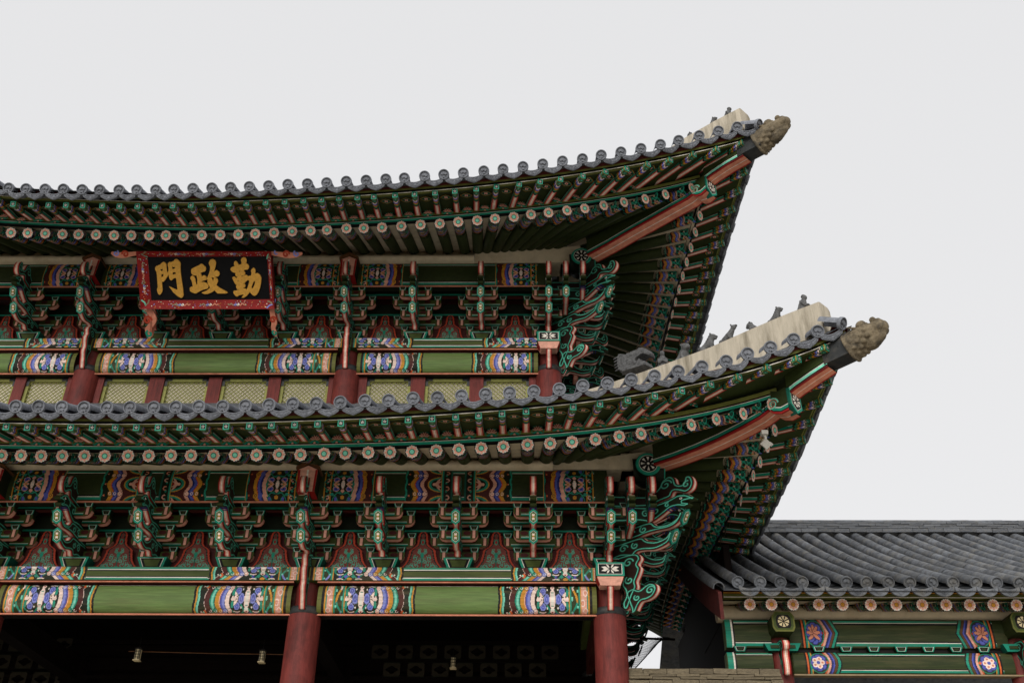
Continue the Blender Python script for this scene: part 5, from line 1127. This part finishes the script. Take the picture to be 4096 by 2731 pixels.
ol = [(215,570),(235,470),(300,462),(420,482),(450,440),(510,440),(540,415),(620,378),(700,360),(735,318),(790,306),(860,333),(920,370),(950,430),(935,480),(900,470),(840,450),(780,470),(720,520),(660,560),(635,610),(660,640),(700,620),(740,568),(775,640),(830,672),(862,625),(895,655),(910,720),(780,760),(330,900),(240,830),(212,690)]
R0 = ridge_pt(LOW, HL, 2545, 1492)
LQ = []
for x, y in ol: q = diag(LOW, 2440+x/5.6, 1340+y/5.6)-R0; LQ.append((float(q@DX), float(q[2])))
w3 = lambda x, y: (lambda q: (float(q@DX), 0.0, float(q[2])))(diag(LOW, 2440+x/5.6, 1340+y/5.6)-R0)
bm = []
for s in (-1, 1):
    e = w3(560, 500); bm.append(((e[0], s*.10, e[2]), (.06, .04, .04))); e = w3(740, 395); bm.append(((e[0], s*.07, e[2]), (.035, .03, .03)))
    for k in range(5): e = w3(260+10*k, 540+65*k); bm.append(((e[0]-.02, s*.10, e[2]), (.11, .025, .018)))
    for k in range(4): e = w3(420+70*k, 640+18*k); bm.append(((e[0], s*.115, e[2]), (.09, .02, .02)))
    e = w3(480, 780); bm.append(((e[0], s*.11, e[2]), (.06, .03, .04)))
me = head_solid('ridge_dragon', LQ, .24, .010, 'clay_grey', bm, 1, .006)
thing('dragon_head', 'grey clay dragon head with open jaws sitting on the lower hip ridge', 'dragon head', me=me, M=frame(R0, DX, DN, ZU))
ol = [(565,610),(700,575),(850,480),(960,400),(1060,345),(1150,350),(1215,310),(1240,240),(1320,222),(1410,200),(1480,240),(1530,340),(1600,430),(1600,475),(1550,500),(1560,600),(1500,720),(1400,850),(1250,970),(1030,1140),(970,1240),(890,1220),(750,1080),(650,950),(590,780)]
TB0 = diag(LOW, 3280+760/6.03, 1240+900/6.03); TQ = []
for x, y in ol: q = diag(LOW, 3280+x/6.03, 1240+y/6.03)-TB0; TQ.append((float(q@DX), float(q[2])))
t3 = lambda x, y: (lambda q: (float(q@DX), 0.0, float(q[2])))(diag(LOW, 3280+x/6.03, 1240+y/6.03)-TB0)
mb = MB(); tp_ = lambda x, y, s=0.0: (lambda q: (q[0], s, q[2]))(t3(x, y))
for (x0, y0, r0, x1, y1, r1) in ((735, 905, .215, 960, 740, .215), (960, 740, .215, 1180, 610, .185), (1180, 610, .18, 1380, 500, .15), (1380, 500, .14, 1490, 400, .105), (1490, 400, .09, 1560, 440, .05), (1440, 330, .075, 1400, 265, .05), (1250, 760, .13, 1440, 600, .10), (1100, 470, .10, 1060, 430, .08)):
    if x0 == 735: mb.tube([tp_(747, 925), tp_(850, 830), tp_(x1, y1)], [.225, .22, r1], 18, 'tile')
    else: capsule(mb, tp_(x0, y0), tp_(x1, y1), r0, r1, 14)
c0 = np.array(tp_(752, 921)); ax_ = nrm(np.array(tp_(1180, 610))-np.array(tp_(735, 905))); pv = np.array([-ax_[2], 0, ax_[0]]); yv_ = np.array([0, 1., 0])
mb.tube([c0+.225*(math.cos(t)*pv+math.sin(t)*yv_) for t in np.linspace(0, 2*PI, 25)], .025, 8, 'tile')
for i in range(4):
    cc_ = c0+ax_*(.09+.085*i)
    for j in range(11):
        an = 2*PI*(j+.5*(i % 2))/11; mb.ell(cc_+(.190-.008*i)*(math.cos(an)*pv+math.sin(an)*yv_), (.048, .042, .042), 'tile', nu=8, nv=6)
for s in (-1, 1):
    for q in (((1000, 560), (800, 560)), ((1020, 640), (830, 690)), ((1050, 720), (880, 800))): capsule(mb, tp_(*q[0], s*.19), tp_(*q[1], s*.205), .022, .010)
for s in (-1, 1):
    mb.ell(tp_(1075, 440, s*.12), (.085, .055, .075), 'tile'); mb.ell(tp_(1040, 470, s*.165), (.035, .02, .03), 'tile'); mb.ell(tp_(1310, 275, s*.06), (.05, .045, .05), 'tile'); mb.ell(tp_(1430, 470, s*.10), (.11, .05, .075), 'tile'); mb.ell(tp_(1120, 650, s*.165), (.07, .03, .05), 'tile')
    capsule(mb, tp_(1180, 640, s*.15), tp_(1500, 520, s*.09), .028, .02); capsule(mb, tp_(1000, 640, s*.19), tp_(1200, 380, s*.10), .02, .016)
me = organic('corner_dragon', mb, .009, 'clay_tan', 1, .002)
thing('corner_dragon_head', 'tan clay dragon head capping the corner rafter of the lower roof', 'dragon head', group='dragon heads on the corner rafters', me=me, M=frame(TB0, DX, DN, ZU))
TBU = diag(UPR, 2920+770/6.53, 440+880/6.53); k = (float((TBU-CAM)@FW)/float((TB0-CAM)@FW))*.88
thing('corner_dragon_head', 'mossy clay dragon head capping the corner rafter of the upper roof', 'dragon head', group='dragon heads on the corner rafters', me=me, M=frame(TBU, DX, DN, ZU) @ SCL(k, .95, k))

# ------------------------------------------------------------------ lanterns, floodlight, netting
def lantern(px, py, Y, label):
    p = atY(px, py, Y); o = thing('hanging_lantern', label, 'lantern', tuple(p), 'lanterns hanging inside the gate')
    mb = MB()
    for sx in (-1, 1):
        for sy in (-1, 1): mb.box((sx*.045, sy*.045, 0), (.012, .012, .19), 'dark')
    mb.box((0, 0, .10), (.115, .115, .02), 'dark'); mb.box((0, 0, .12), (.06, .06, .02), 'dark'); mb.box((0, 0, -.10), (.115, .115, .015), 'cream')
    for z in (-.05, 0, .05): mb.box((0, -.05, z), (.09, .006, .010), 'dark'); mb.box((-.05, 0, z), (.006, .09, .010), 'dark')
    for x in (-.022, .022): mb.box((x, -.05, 0), (.010, .006, .19), 'dark')
    mb.tube([(0, 0, .12), (0, 0, .32)], .004, 6, 'dark'); obj('lantern_case', mb.mesh('lantern_case'), o, T(*p))
    mb = MB(); mb.box((0, 0, 0), (.085, .085, .18), 'cream'); obj('lamp_paper', mb.mesh('lamp_paper', 'glass_cream'), o, T(*p))
lantern(552, 2617, 17.6, 'small square lantern hanging farthest left in the dark gateway'); lantern(1049, 2625, 17.6, 'small square lantern hanging just left of the red middle column'); lantern(1813, 2650, 18.6, 'small square lantern hanging between the two red columns')
pw = MB(); a, b = atY(560, 2603, 17.65), atY(1145, 2616, 17.65); pw.tube([a-np.array([.2, 0, 0]), (a+b)/2-ZU*.01, b], .008, 6, 'brown'); thing('lantern_rod', 'thin brown rod that carries two lanterns inside the gateway', 'rod', me=pw.mesh('lantern_rod'))
fp = diag(LOW, 3058, 1737)+np.array([0, 0, 0]); fo = thing('floodlight', 'small beige floodlight fixed under the lower corner rafter', 'floodlight', tuple(fp))
mb = MB(); mb.box((0, 0, .02), (.10, .10, .07), 'dbeige'); mb.tube([(0, 0, 0), (.01, 0, -.06), (.0, 0, -.12)], [.03, .022, .018], 8, 'dbeige'); obj('bracket', mb.mesh('bracket', 'grey_metal'), fo, T(*fp))
mb = MB(); RM = Matrix.Rotation(.6, 4, 'Y') @ Matrix.Rotation(.5, 4, 'Z') @ Matrix.Rotation(.4, 4, 'X')
mb.box((0, 0, 0), (.11, .09, .12), 'white', M=T(.0, 0, -.17) @ RM); mb.box((.06, 0, .05), (.05, .05, .05), 'white', M=T(0, 0, -.17) @ RM); obj('lamp_box', mb.mesh('lamp_box', 'grey_metal'), fo, T(*fp))
# ------------------------------------------------------------------ corridor building on the right
YE, YF, YWL, YR = 16.2, 16.55, 17.3, 21.7
kc = 1596/2352
cpx = lambda x, y: (2500+kc*x, 2000+kc*y)
cor = thing('corridor_building', 'low palace corridor with grey tiled roof and green painted beams beside the gate', 'corridor', (7.5, 19.5, 0))
cd_ = [(665,475),(795,470),(915,475),(1045,475),(1175,490),(1305,480),(1423,483),(1553,485),(1680,490),(1812,492),(1935,490),(2070,490),(2192,490),(2325,490)]
E0 = [atY(*cpx(*q), YE) for q in cd_]; ZE = float(np.mean([p[2] for p in E0])); sx = float(np.mean(np.diff([p[0] for p in E0]))); XE = [float(p[0]) for p in E0]
while len(XE) < 26: XE.append(XE[-1]+sx)
ZR = float(atY(3600, 2142, YR)[2])
def roof_z(y): t = (y-YE)/(YR-YE); return ZE+(ZR-ZE)*(t*.86+.14*t*t)
XLc, XRc = XE[0]-.30, XE[-1]+.3
mb = MB(); ys = np.linspace(YE-.02, YR, 9)
mb.add([(x, y, roof_z(y)-.14) for y in ys for x in (XLc+.05, XRc)], [[2*i, 2*i+1, 2*i+3, 2*i+2] for i in range(len(ys)-1)], 'tile')
mb.add([(x, y, roof_z(2*YR-y)-.14) for y in np.linspace(YR, 2*YR-YE, 6) for x in (XLc+.05, XRc)], [[2*i, 2*i+1, 2*i+3, 2*i+2] for i in range(5)], 'tile')
croof = obj('roof_deck', mb.mesh('roof_deck', 'tile_old'), cor)
me = mk_cover(0).mesh('cover_tile_end', 'tile_old')
mb = MB(); half_tube(mb, 0, .36, .100, lambda y: 0, 10); rg = lambda rr, y: [(rr*math.cos(a), y, rr*math.sin(a)) for a in np.linspace(-.25, PI+.25, 10)]
mb.loft([rg(.104, .0), rg(.104, .02)], 'tile', closed=False, cap=False); segm = mb.mesh('cover_tile', 'tile_old')
def mk_fan():
    mb = MB(); w = sx*.99; hw = w/2; xs = np.linspace(-hw, hw, 13); top = [(x, -.05*(1-(x/hw)**2)) for x in xs]; bot = [(hw*math.cos(a), -.03-.145*math.sin(a)) for a in np.linspace(.15, PI-.15, 12)]
    mb.prism(top+bot, (0, 0, 0), (1, 0, 0), (0, 0, 1), (0, 1, 0), -.012, .03, 'tile', 'tile')
    for a in (-.9, -.5, 0, .5, .9): mb.ribbon(smooth_path([(0, -.15), (.06*math.sin(a), -.11), (.15*math.sin(a), -.08+.03*abs(math.sin(a)))], 3), .001, (0, 0, 0), (1, 0, 0), (0, 0, 1), (0, 1, 0), -.0125, 'tile'); mb.tube([(q[0], -.014, q[1]) for q in smooth_path([(0, -.15), (.06*math.sin(a), -.11), (.15*math.sin(a), -.08+.03*abs(math.sin(a)))], 3)], .007, 4, 'tile', cap=False)
    return mb.mesh('pendant_tile', 'tile_old')
fan_me = mk_fan()
mb = MB(); hw = sx*.5; xs = np.linspace(-hw, hw, 9); r0 = [(x, 0, -.05*(1-(x/hw)**2)) for x in xs]; r1 = [(x, .40, -.05*(1-(x/hw)**2)-.0) for x in xs]; r2 = [(x, 0, -.05*(1-(x/hw)**2)-.022) for x in xs]
mb.loft([r2, r0, r1], 'tile', closed=False, cap=False, smooth=False); pan_me = mb.mesh('pan_tile', 'tile_pan_shade')
rest = MB(); far = MB()
for i, x in enumerate(XE):
    n = 16; Ys = np.linspace(YE+.02, YR-.1, n+1)
    jx = random.uniform(-.012, .012)
    d0 = np.array([0, 1, (roof_z(YE+.3)-roof_z(YE))/.3])
    if i < 20: obj('cover_tile_end', me, croof, up_frame((x, YE, roof_z(YE)), d0) @ Matrix.Rotation(random.uniform(-.1, .1), 4, 'X') @ Matrix.Rotation(random.uniform(-1, 1), 4, 'Y'))
    for k in range(n):
        y0, y1 = Ys[k], Ys[k+1]; d = np.array([0, y1-y0, roof_z(y1)-roof_z(y0)]); p = (x+jx+random.uniform(-.006, .006), y0, roof_z(y0)+random.uniform(-.004, .004))
        M = up_frame(p, d) @ SCL(1, np.linalg.norm(d)/.355, 1)
        if i < 18: obj('cover_tile', segm, croof, M)
        else:
            o = len(far.v); far.v += [tuple(M @ v.co) for v in segm.vertices]; far.f += [[o+q for q in pl.vertices] for pl in segm.polygons]; far.c += [PAL['tile']]*len(segm.polygons); far.s += [True]*len(segm.polygons)
    if i+1 < len(XE):
        xm = (x+XE[i+1])/2; m = 18
        if i < 16: obj('pendant_tile', fan_me, croof, T(xm, YE+.02, roof_z(YE)-.055))
        Yp = np.linspace(YE+.05, YR-.1, m+1)
        for k in range(m):
            y0, y1 = Yp[k], Yp[k+1]; d = np.array([0, y1-y0, roof_z(y1)-roof_z(y0)-.03]); M = up_frame((xm, y0, roof_z(y0)-.045), d)
            o = len(rest.v); rest.v += [tuple(M @ v.co) for v in pan_me.vertices]; rest.f += [[o+q for q in pl.vertices] for pl in pan_me.polygons]; rest.c += [PAL['tile']]*len(pan_me.polygons); rest.s += [False]*len(pan_me.polygons)
obj('pan_tiles', rest.mesh('pan_tiles', 'tile_pan_shade'), croof, kind='stuff'); obj('far_cover_tiles', far.mesh('far_cover_tiles', 'tile_old'), croof, kind='stuff')
# ridge: courses of flat tiles under round ones
for c_, (dz, h, w, off) in enumerate(((.06, .10, .50, 0), (.145, .05, .46, .16), (.20, .05, .44, .05), (.255, .05, .42, .2))):
    x = XLc+.1-off
    while x < XRc:
        L = .36*random.uniform(.92, 1.08); bar('ridge_tile', croof, (x+L/2, YR-.02+random.uniform(-.012, .012), ZR-.03+dz+random.uniform(-.006, .006)), (L-.008, w, h-.008), 'tile', Matrix.Rotation(random.uniform(-.02, .02), 4, 'Y')); x += L
mb = MB(); half_tube(mb, 0, .40, .11, lambda y: 0, 10); rt = mb.mesh('ridge_cap', 'tile_old'); x = XLc
while x < XRc: obj('ridge_cap', rt, croof, up_frame((x, YR-.02, ZR+.26), (1, 0, random.uniform(-.01, .01)))); x += .385
# verge: edge tiles, red bargeboard and gable wall at the left end
mb = MB(); ys = np.linspace(YE-.05, YR, 8)
def strip(x0, x1, za, zb, col):
    for i in range(len(ys)-1):
        q = [(x, ys[j], roof_z(ys[j])+z) for j in (i, i+1) for x in (x0, x1) for z in (za, zb)]
        mb.add(q, [[0, 1, 5, 4], [2, 3, 7, 6], [0, 2, 6, 4], [1, 3, 7, 5], [0, 1, 3, 2], [4, 5, 7, 6]], col)
strip(XLc-.06, XLc, -.62, -.16, 'wred'); obj('bargeboard', mb.mesh('bargeboard', 'wood_maroon'), cor)
for k in range(15):
    y0 = YE+.05+k*(YR-YE-.1)/15; y1 = y0+(YR-YE-.1)/15; d = np.array([0, y1-y0, roof_z(y1)-roof_z(y0)])
    obj('verge_tile', segm, croof, up_frame((XLc-.02, y0, roof_z(y0)-.10), d) @ SCL(1.0, np.linalg.norm(d)/.355, 1))
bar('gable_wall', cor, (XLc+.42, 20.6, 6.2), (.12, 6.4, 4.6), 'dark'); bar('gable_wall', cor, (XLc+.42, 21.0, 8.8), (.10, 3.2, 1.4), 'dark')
# rafters, fascia, plaster, beams
fx = [(735,605),(862,605),(990,608),(1142,610),(1282,612),(1448,612),(1600,617),(1753,620),(1895,622),(2033,620),(2172,622),(2310,622)]
Fp = [atY(*cpx(*q), YF) for q in fx]; ZF = float(np.mean([p[2] for p in Fp])); FX = [float(p[0]) for p in Fp]
FX += [FX[-1]+.40*(i+1) for i in range(3)]
for x in FX: obj('rafter', ME['rafter_b'], cor, up_frame((x, YF, ZF), (0, 1, .30)) @ SCL(1, 1, 1))
XA, XB = XLc+.1, XRc; LX = XB-XA; XM = (XA+XB)/2
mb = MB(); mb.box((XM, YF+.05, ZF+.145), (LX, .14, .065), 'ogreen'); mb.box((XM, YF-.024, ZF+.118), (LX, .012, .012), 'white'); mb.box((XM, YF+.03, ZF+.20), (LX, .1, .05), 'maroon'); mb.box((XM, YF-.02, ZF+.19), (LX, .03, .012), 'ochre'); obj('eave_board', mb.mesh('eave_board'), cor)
mb = MB(); mb.add([(XA, YF+.05, ZF+.07), (XB, YF+.05, ZF+.07), (XB, YWL+.2, ZF+.29), (XA, YWL+.2, ZF+.29)], [[0, 1, 2, 3]], 'beige'); zb1 = float(atY(3500, 2444, YWL-.12)[2]); zb0 = float(atY(3500, 2472, YWL-.12)[2])
mb.tube([(XA, YWL+.02, (zb0+zb1)/2+.05), (XB, YWL+.02, (zb0+zb1)/2+.05)], .15, 14, 'beige'); obj('plaster_purlin', mb.mesh('plaster_purlin', 'plaster'), cor)
mb = MB(); mb.box((XM, YWL+.12, ZF-.1), (LX-.5, .05, .8), 'dark'); mb.box((XM, YWL+1.5, ZF+.25), (LX-.5, 3.0, .05), 'dark'); obj('inner_board', mb.mesh('inner_board', 'shaded_wood'), cor)
def pattern_C(lotus):
    c = CV(.66, .4, .0095, None); c.rect(0, 0, .66, .4, 'kgreen')
    c.rect(0, 0, .03, .4, 'black'); c.rect(.03, 0, .06, .4, 'orange'); c.rect(.06, 0, .075, .4, 'black'); c.rect(.075, 0, .105, .4, 'teal'); c.rect(.105, 0, .12, .4, 'ochre')
    t = abs(c.V-.2)/.2; d = .10*(1-t)
    if not lotus: d = .06*np.cos(t*PI/2)
    for u, col in ((.36, 'black'), (.37, 'orange'), (.40, 'pink'), (.44, 'black'), (.447, 'dblue'), (.475, 'blue'), (.50, 'black'), (.507, 'brown'), (.55, 'black'), (.558, 'teal'), (.60, 'black'), (.625, None)): c.put(c.U > u+d-.06, col)
    c.ell(.24, .2, .165, .19, 'teal'); c.ell(.24, .2, .15, .175, 'dgreen')
    for k in range(8): an = k*PI/4; c.ell(.23+.085*math.cos(an), .2+.105*math.sin(an), .062, .06, 'dblue'); c.ell(.23+.085*math.cos(an), .2+.105*math.sin(an), .052, .05, 'blue'); c.ell(.23+.06*math.cos(an), .2+.08*math.sin(an), .03, .03, 'dblue')
    if lotus:
        for an in (-2.2, -1.4, -.7, 0, .7, 1.4, 2.2): c.ell(.22+.05*math.sin(an), .21-.07*math.cos(an), .072, .03, 'maroon', rot=PI/2+an); c.ell(.22+.05*math.sin(an), .21-.07*math.cos(an), .066, .023, 'salmon', rot=PI/2+an)
        c.ell(.37, .2, .02, .015, 'red')
    else:
        for k in range(5): an = k*2*PI/5; c.ell(.22+.065*math.cos(an), .2+.07*math.sin(an), .045, .045, 'lpink'); c.ell(.22+.07*math.cos(an), .2+.075*math.sin(an), .02, .02, 'salmon')
        c.ell(.22, .2, .03, .03, 'blue'); c.ell(.37, .2, .03, .025, 'orange')
    return c
C1, C2 = pattern_C(True), pattern_C(False)
cx1, cx2 = float(atY(3131, 2690, YWL)[0]), float(atY(4085, 2690, YWL)[0]); bay = cx2-cx1
zu1, zu0 = float(atY(3500, 2476, YWL-.16)[2]), float(atY(3500, 2588, YWL-.16)[2]); zl1, zl0 = float(atY(3500, 2607, YWL-.18)[2]), float(atY(3500, 2692, YWL-.18)[2])
def cbeam(x0, x1, z0, z1, y, P, dec=True, name='beam', round_=.05):
    L = x1-x0; c = CV(L, .4, .0095, 'dgreen'); c.rect(0, .015, L, .05, 'teal'); c.rect(0, .05, L, .06, 'white'); c.rect(0, .06, L, .085, 'black'); c.rect(0, .315, L, .335, 'black'); c.rect(0, .335, L, .345, 'white'); c.rect(0, .345, L, .385, 'teal')
    if dec: c.paste(P, .20); c.paste(P, L-.20-P.w, True); c.rect(0, 0, .2, .4, 'dgreen'); c.rect(L-.2, 0, L, .4, 'dgreen')
    else: c.rect(0, 0, .10, .4, 'teal'); c.rect(.10, 0, .12, .4, 'white'); c.rect(.12, 0, .15, .4, 'black')
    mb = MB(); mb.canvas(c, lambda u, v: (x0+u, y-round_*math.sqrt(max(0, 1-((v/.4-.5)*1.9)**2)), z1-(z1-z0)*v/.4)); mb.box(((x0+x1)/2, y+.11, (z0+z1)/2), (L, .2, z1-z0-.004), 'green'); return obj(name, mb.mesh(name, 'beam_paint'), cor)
cbeam(cx1+.16, cx2-.16, zu0, zu1, YWL-.12, C1); cbeam(cx1+.16, cx2-.16, zl0, zl1, YWL-.12, C2, round_=.07); cbeam(cx2+.16, cx2+bay-.16, zu0, zu1, YWL-.12, C1); cbeam(cx2+.16, cx2+bay-.16, zl0, zl1, YWL-.12, C2)
xl = float(atY(2905, 2560, YWL-.14)[0]); cbeam(xl, cx1-.16, zu0, zu1, YWL-.12, C1, False); cbeam(xl-.02, cx1-.18, zl0, zl1, YWL-.12, C2, False, round_=.08)
mb = MB(); mb.box(((cx1+cx2)/2+bay/2, YWL-.1, zl0-.02), (2*bay-.3, .14, .025), 'dbeige'); mb.box(((cx1+cx2)/2+bay/2-.4, YWL-.02, (zu0+zl1)/2), (2*bay+.8, .12, zu0-zl1), 'dark'); obj('moulding', mb.mesh('moulding'), cor)
blk = mk_block(.22, .09, .14).mesh('bearing_block')
for k in range(8): obj('bearing_block', blk, cor, T(cx1+.62+k*(bay-1.24)/6, YWL-.14, zl1+.005) @ SCL(1, 1, (zu0-zl1)/.09))
obj('bearing_block', blk, cor, T((xl+cx1)/2-.25, YWL-.14, zl1+.005) @ SCL(1, 1, (zu0-zl1)/.09))
for x in (cx1, cx2):
    mb = MB(); lathe_z(mb, [(.19, 0), (.175, zl1), (.16, zu1)], x, YWL, 20, 'wred'); co = obj('column', mb.mesh('column', 'wood_red'), cor)
    mb = MB(); zc = (zu0+zu1)/2+.06; y = YWL-.52                # beam nose with a pale flower, bracket wing below
    hexp = [(-.15, -.14), (.15, -.14), (.19, -.07), (.19, .12), (.13, .2), (-.13, .2), (-.19, .12), (-.19, -.07)]
    mb.prism(hexp, (x, y, zc), (1, 0, 0), (0, 0, 1), (0, 1, 0), 0, .5, 'ogreen', 'dgreen')
    for k, col, e in ((.86, 'green', .003), (.66, 'dark', .006)): mb.poly([(x+p*k, y-e, zc+.01+q*k) for p, q in hexp], col)
    for k in range(8): an = k*PI/4; cc, s = math.cos(an), math.sin(an); mb.poly([(x+p*cc-q*s, y-.009, zc+.03+(p*s+q*cc)) for p, q in ((.015, 0), (.055, .012), (.09, .028), (.095, .0), (.09, -.028), (.055, -.012))], 'cream')
    obj('beam_nose', mb.mesh('beam_nose'), cor)
    mb = plate([(0, .15), (.25, .15), (.42, .12), (.5, .03), (.46, -.04), (.40, -.06), (.36, -.15), (.37, -.28), (.33, -.42), (.26, -.42), (.25, -.3), (.2, -.15), (.1, -.05), (0, -.05)], .12, .28, [spiral(.28, .03, .07, 1.3, 0), spiral(.25, -.2, .05, 1.2, 2)]); obj('bracket_wing', mb.mesh('bracket_wing'), cor, T(x, YWL, zl1+.02))
    mb = MB(); mb.box((x, YWL-.16, zu0-.02), (.62, .2, .12), 'dteal', taper=.8, front='teal'); mb.box((x, YWL-.265, zu0-.02), (.42, .012, .05), 'dgreen'); obj('cap_block', mb.mesh('cap_block'), cor)
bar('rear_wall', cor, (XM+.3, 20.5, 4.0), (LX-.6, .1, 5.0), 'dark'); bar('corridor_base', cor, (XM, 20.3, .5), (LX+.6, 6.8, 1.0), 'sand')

# ------------------------------------------------------------------ tile-capped wall between gate and corridor
wx0, wx1, YT = 1.55, float(atY(3112, 2700, 16.72)[0]), 16.72; wz = float(atY(2800, 2682, YT)[2])
wl_ = thing('capped_wall', 'low wall topped with weathered sandy roof tiles between the gate column and the corridor', 'wall', ((wx0+wx1)/2, YT, 0))
bar('wall_body', wl_, ((wx0+wx1)/2, YT+.1, (wz-.5)/2), (wx1-wx0-.1, .5, wz-.5), 'sand')
for c_, (dz, h, dy, L0) in enumerate(((-.05, .095, 0, .37), (-.125, .05, -.05, .42), (-.175, .045, -.09, .47), (-.245, .09, -.16, .40), (-.33, .07, -.28, .40), (-.41, .07, -.40, .40))):
    x = wx0-.1*c_ % .3; x = wx0
    while x < wx1-(.02+.1*max(0, 2-c_)):
        L = min(L0*random.uniform(.9, 1.08), wx1-x); bar('cap_tile', wl_, (x+L/2, YT+dy+random.uniform(-.015, .015), wz+dz+random.uniform(-.006, .006)), (L-.01, .34, h-.012), 'sand', Matrix.Rotation(random.uniform(-.03, .03), 4, 'Y') @ Matrix.Rotation(.12*(c_ > 2), 4, 'X')); x += L
# ------------------------------------------------------------------ sagging bird net in the gap
NY = 21.5; mb = MB(); top = [(2512, 2600), (2560, 2560), (2640, 2546), (2680, 2548)]; bot = [(2512, 2702), (2560, 2650), (2610, 2595), (2640, 2560)]
tp = smooth_path(top, 8); bt = smooth_path(bot, 8); n = len(tp); m = 12
G = [[atY(*(np.array(tp[i])*(1-j/m)+np.array(bt[i])*(j/m)), NY+.05*math.sin(i*.9+j)) for j in range(m+1)] for i in range(n)]
for i in range(n-1):
    for j in range(m):
        mb.tube([G[i][j], G[i+1][j+1]], .004, 3, 'dark', cap=False); mb.tube([G[i][j+1], G[i+1][j]], .004, 3, 'dark', cap=False)
for i in range(n-1): mb.tube([G[i][m], G[i+1][m]], .012, 5, 'dark', cap=False)
thing('bird_net', 'grey bird net sagging in the bright gap beside the right red column', 'net', me=mb.mesh('bird_net', 'netting'))
mb = MB(); a, b = atY(2560, 2551, 20.9), atY(2700, 2556, 20.9); mb.tube([a, b], .025, 6, 'dark'); thing('cable', 'black cable stretched across the bright gap above the bird net', 'cable', me=mb.mesh('cable', 'shaded_wood'))
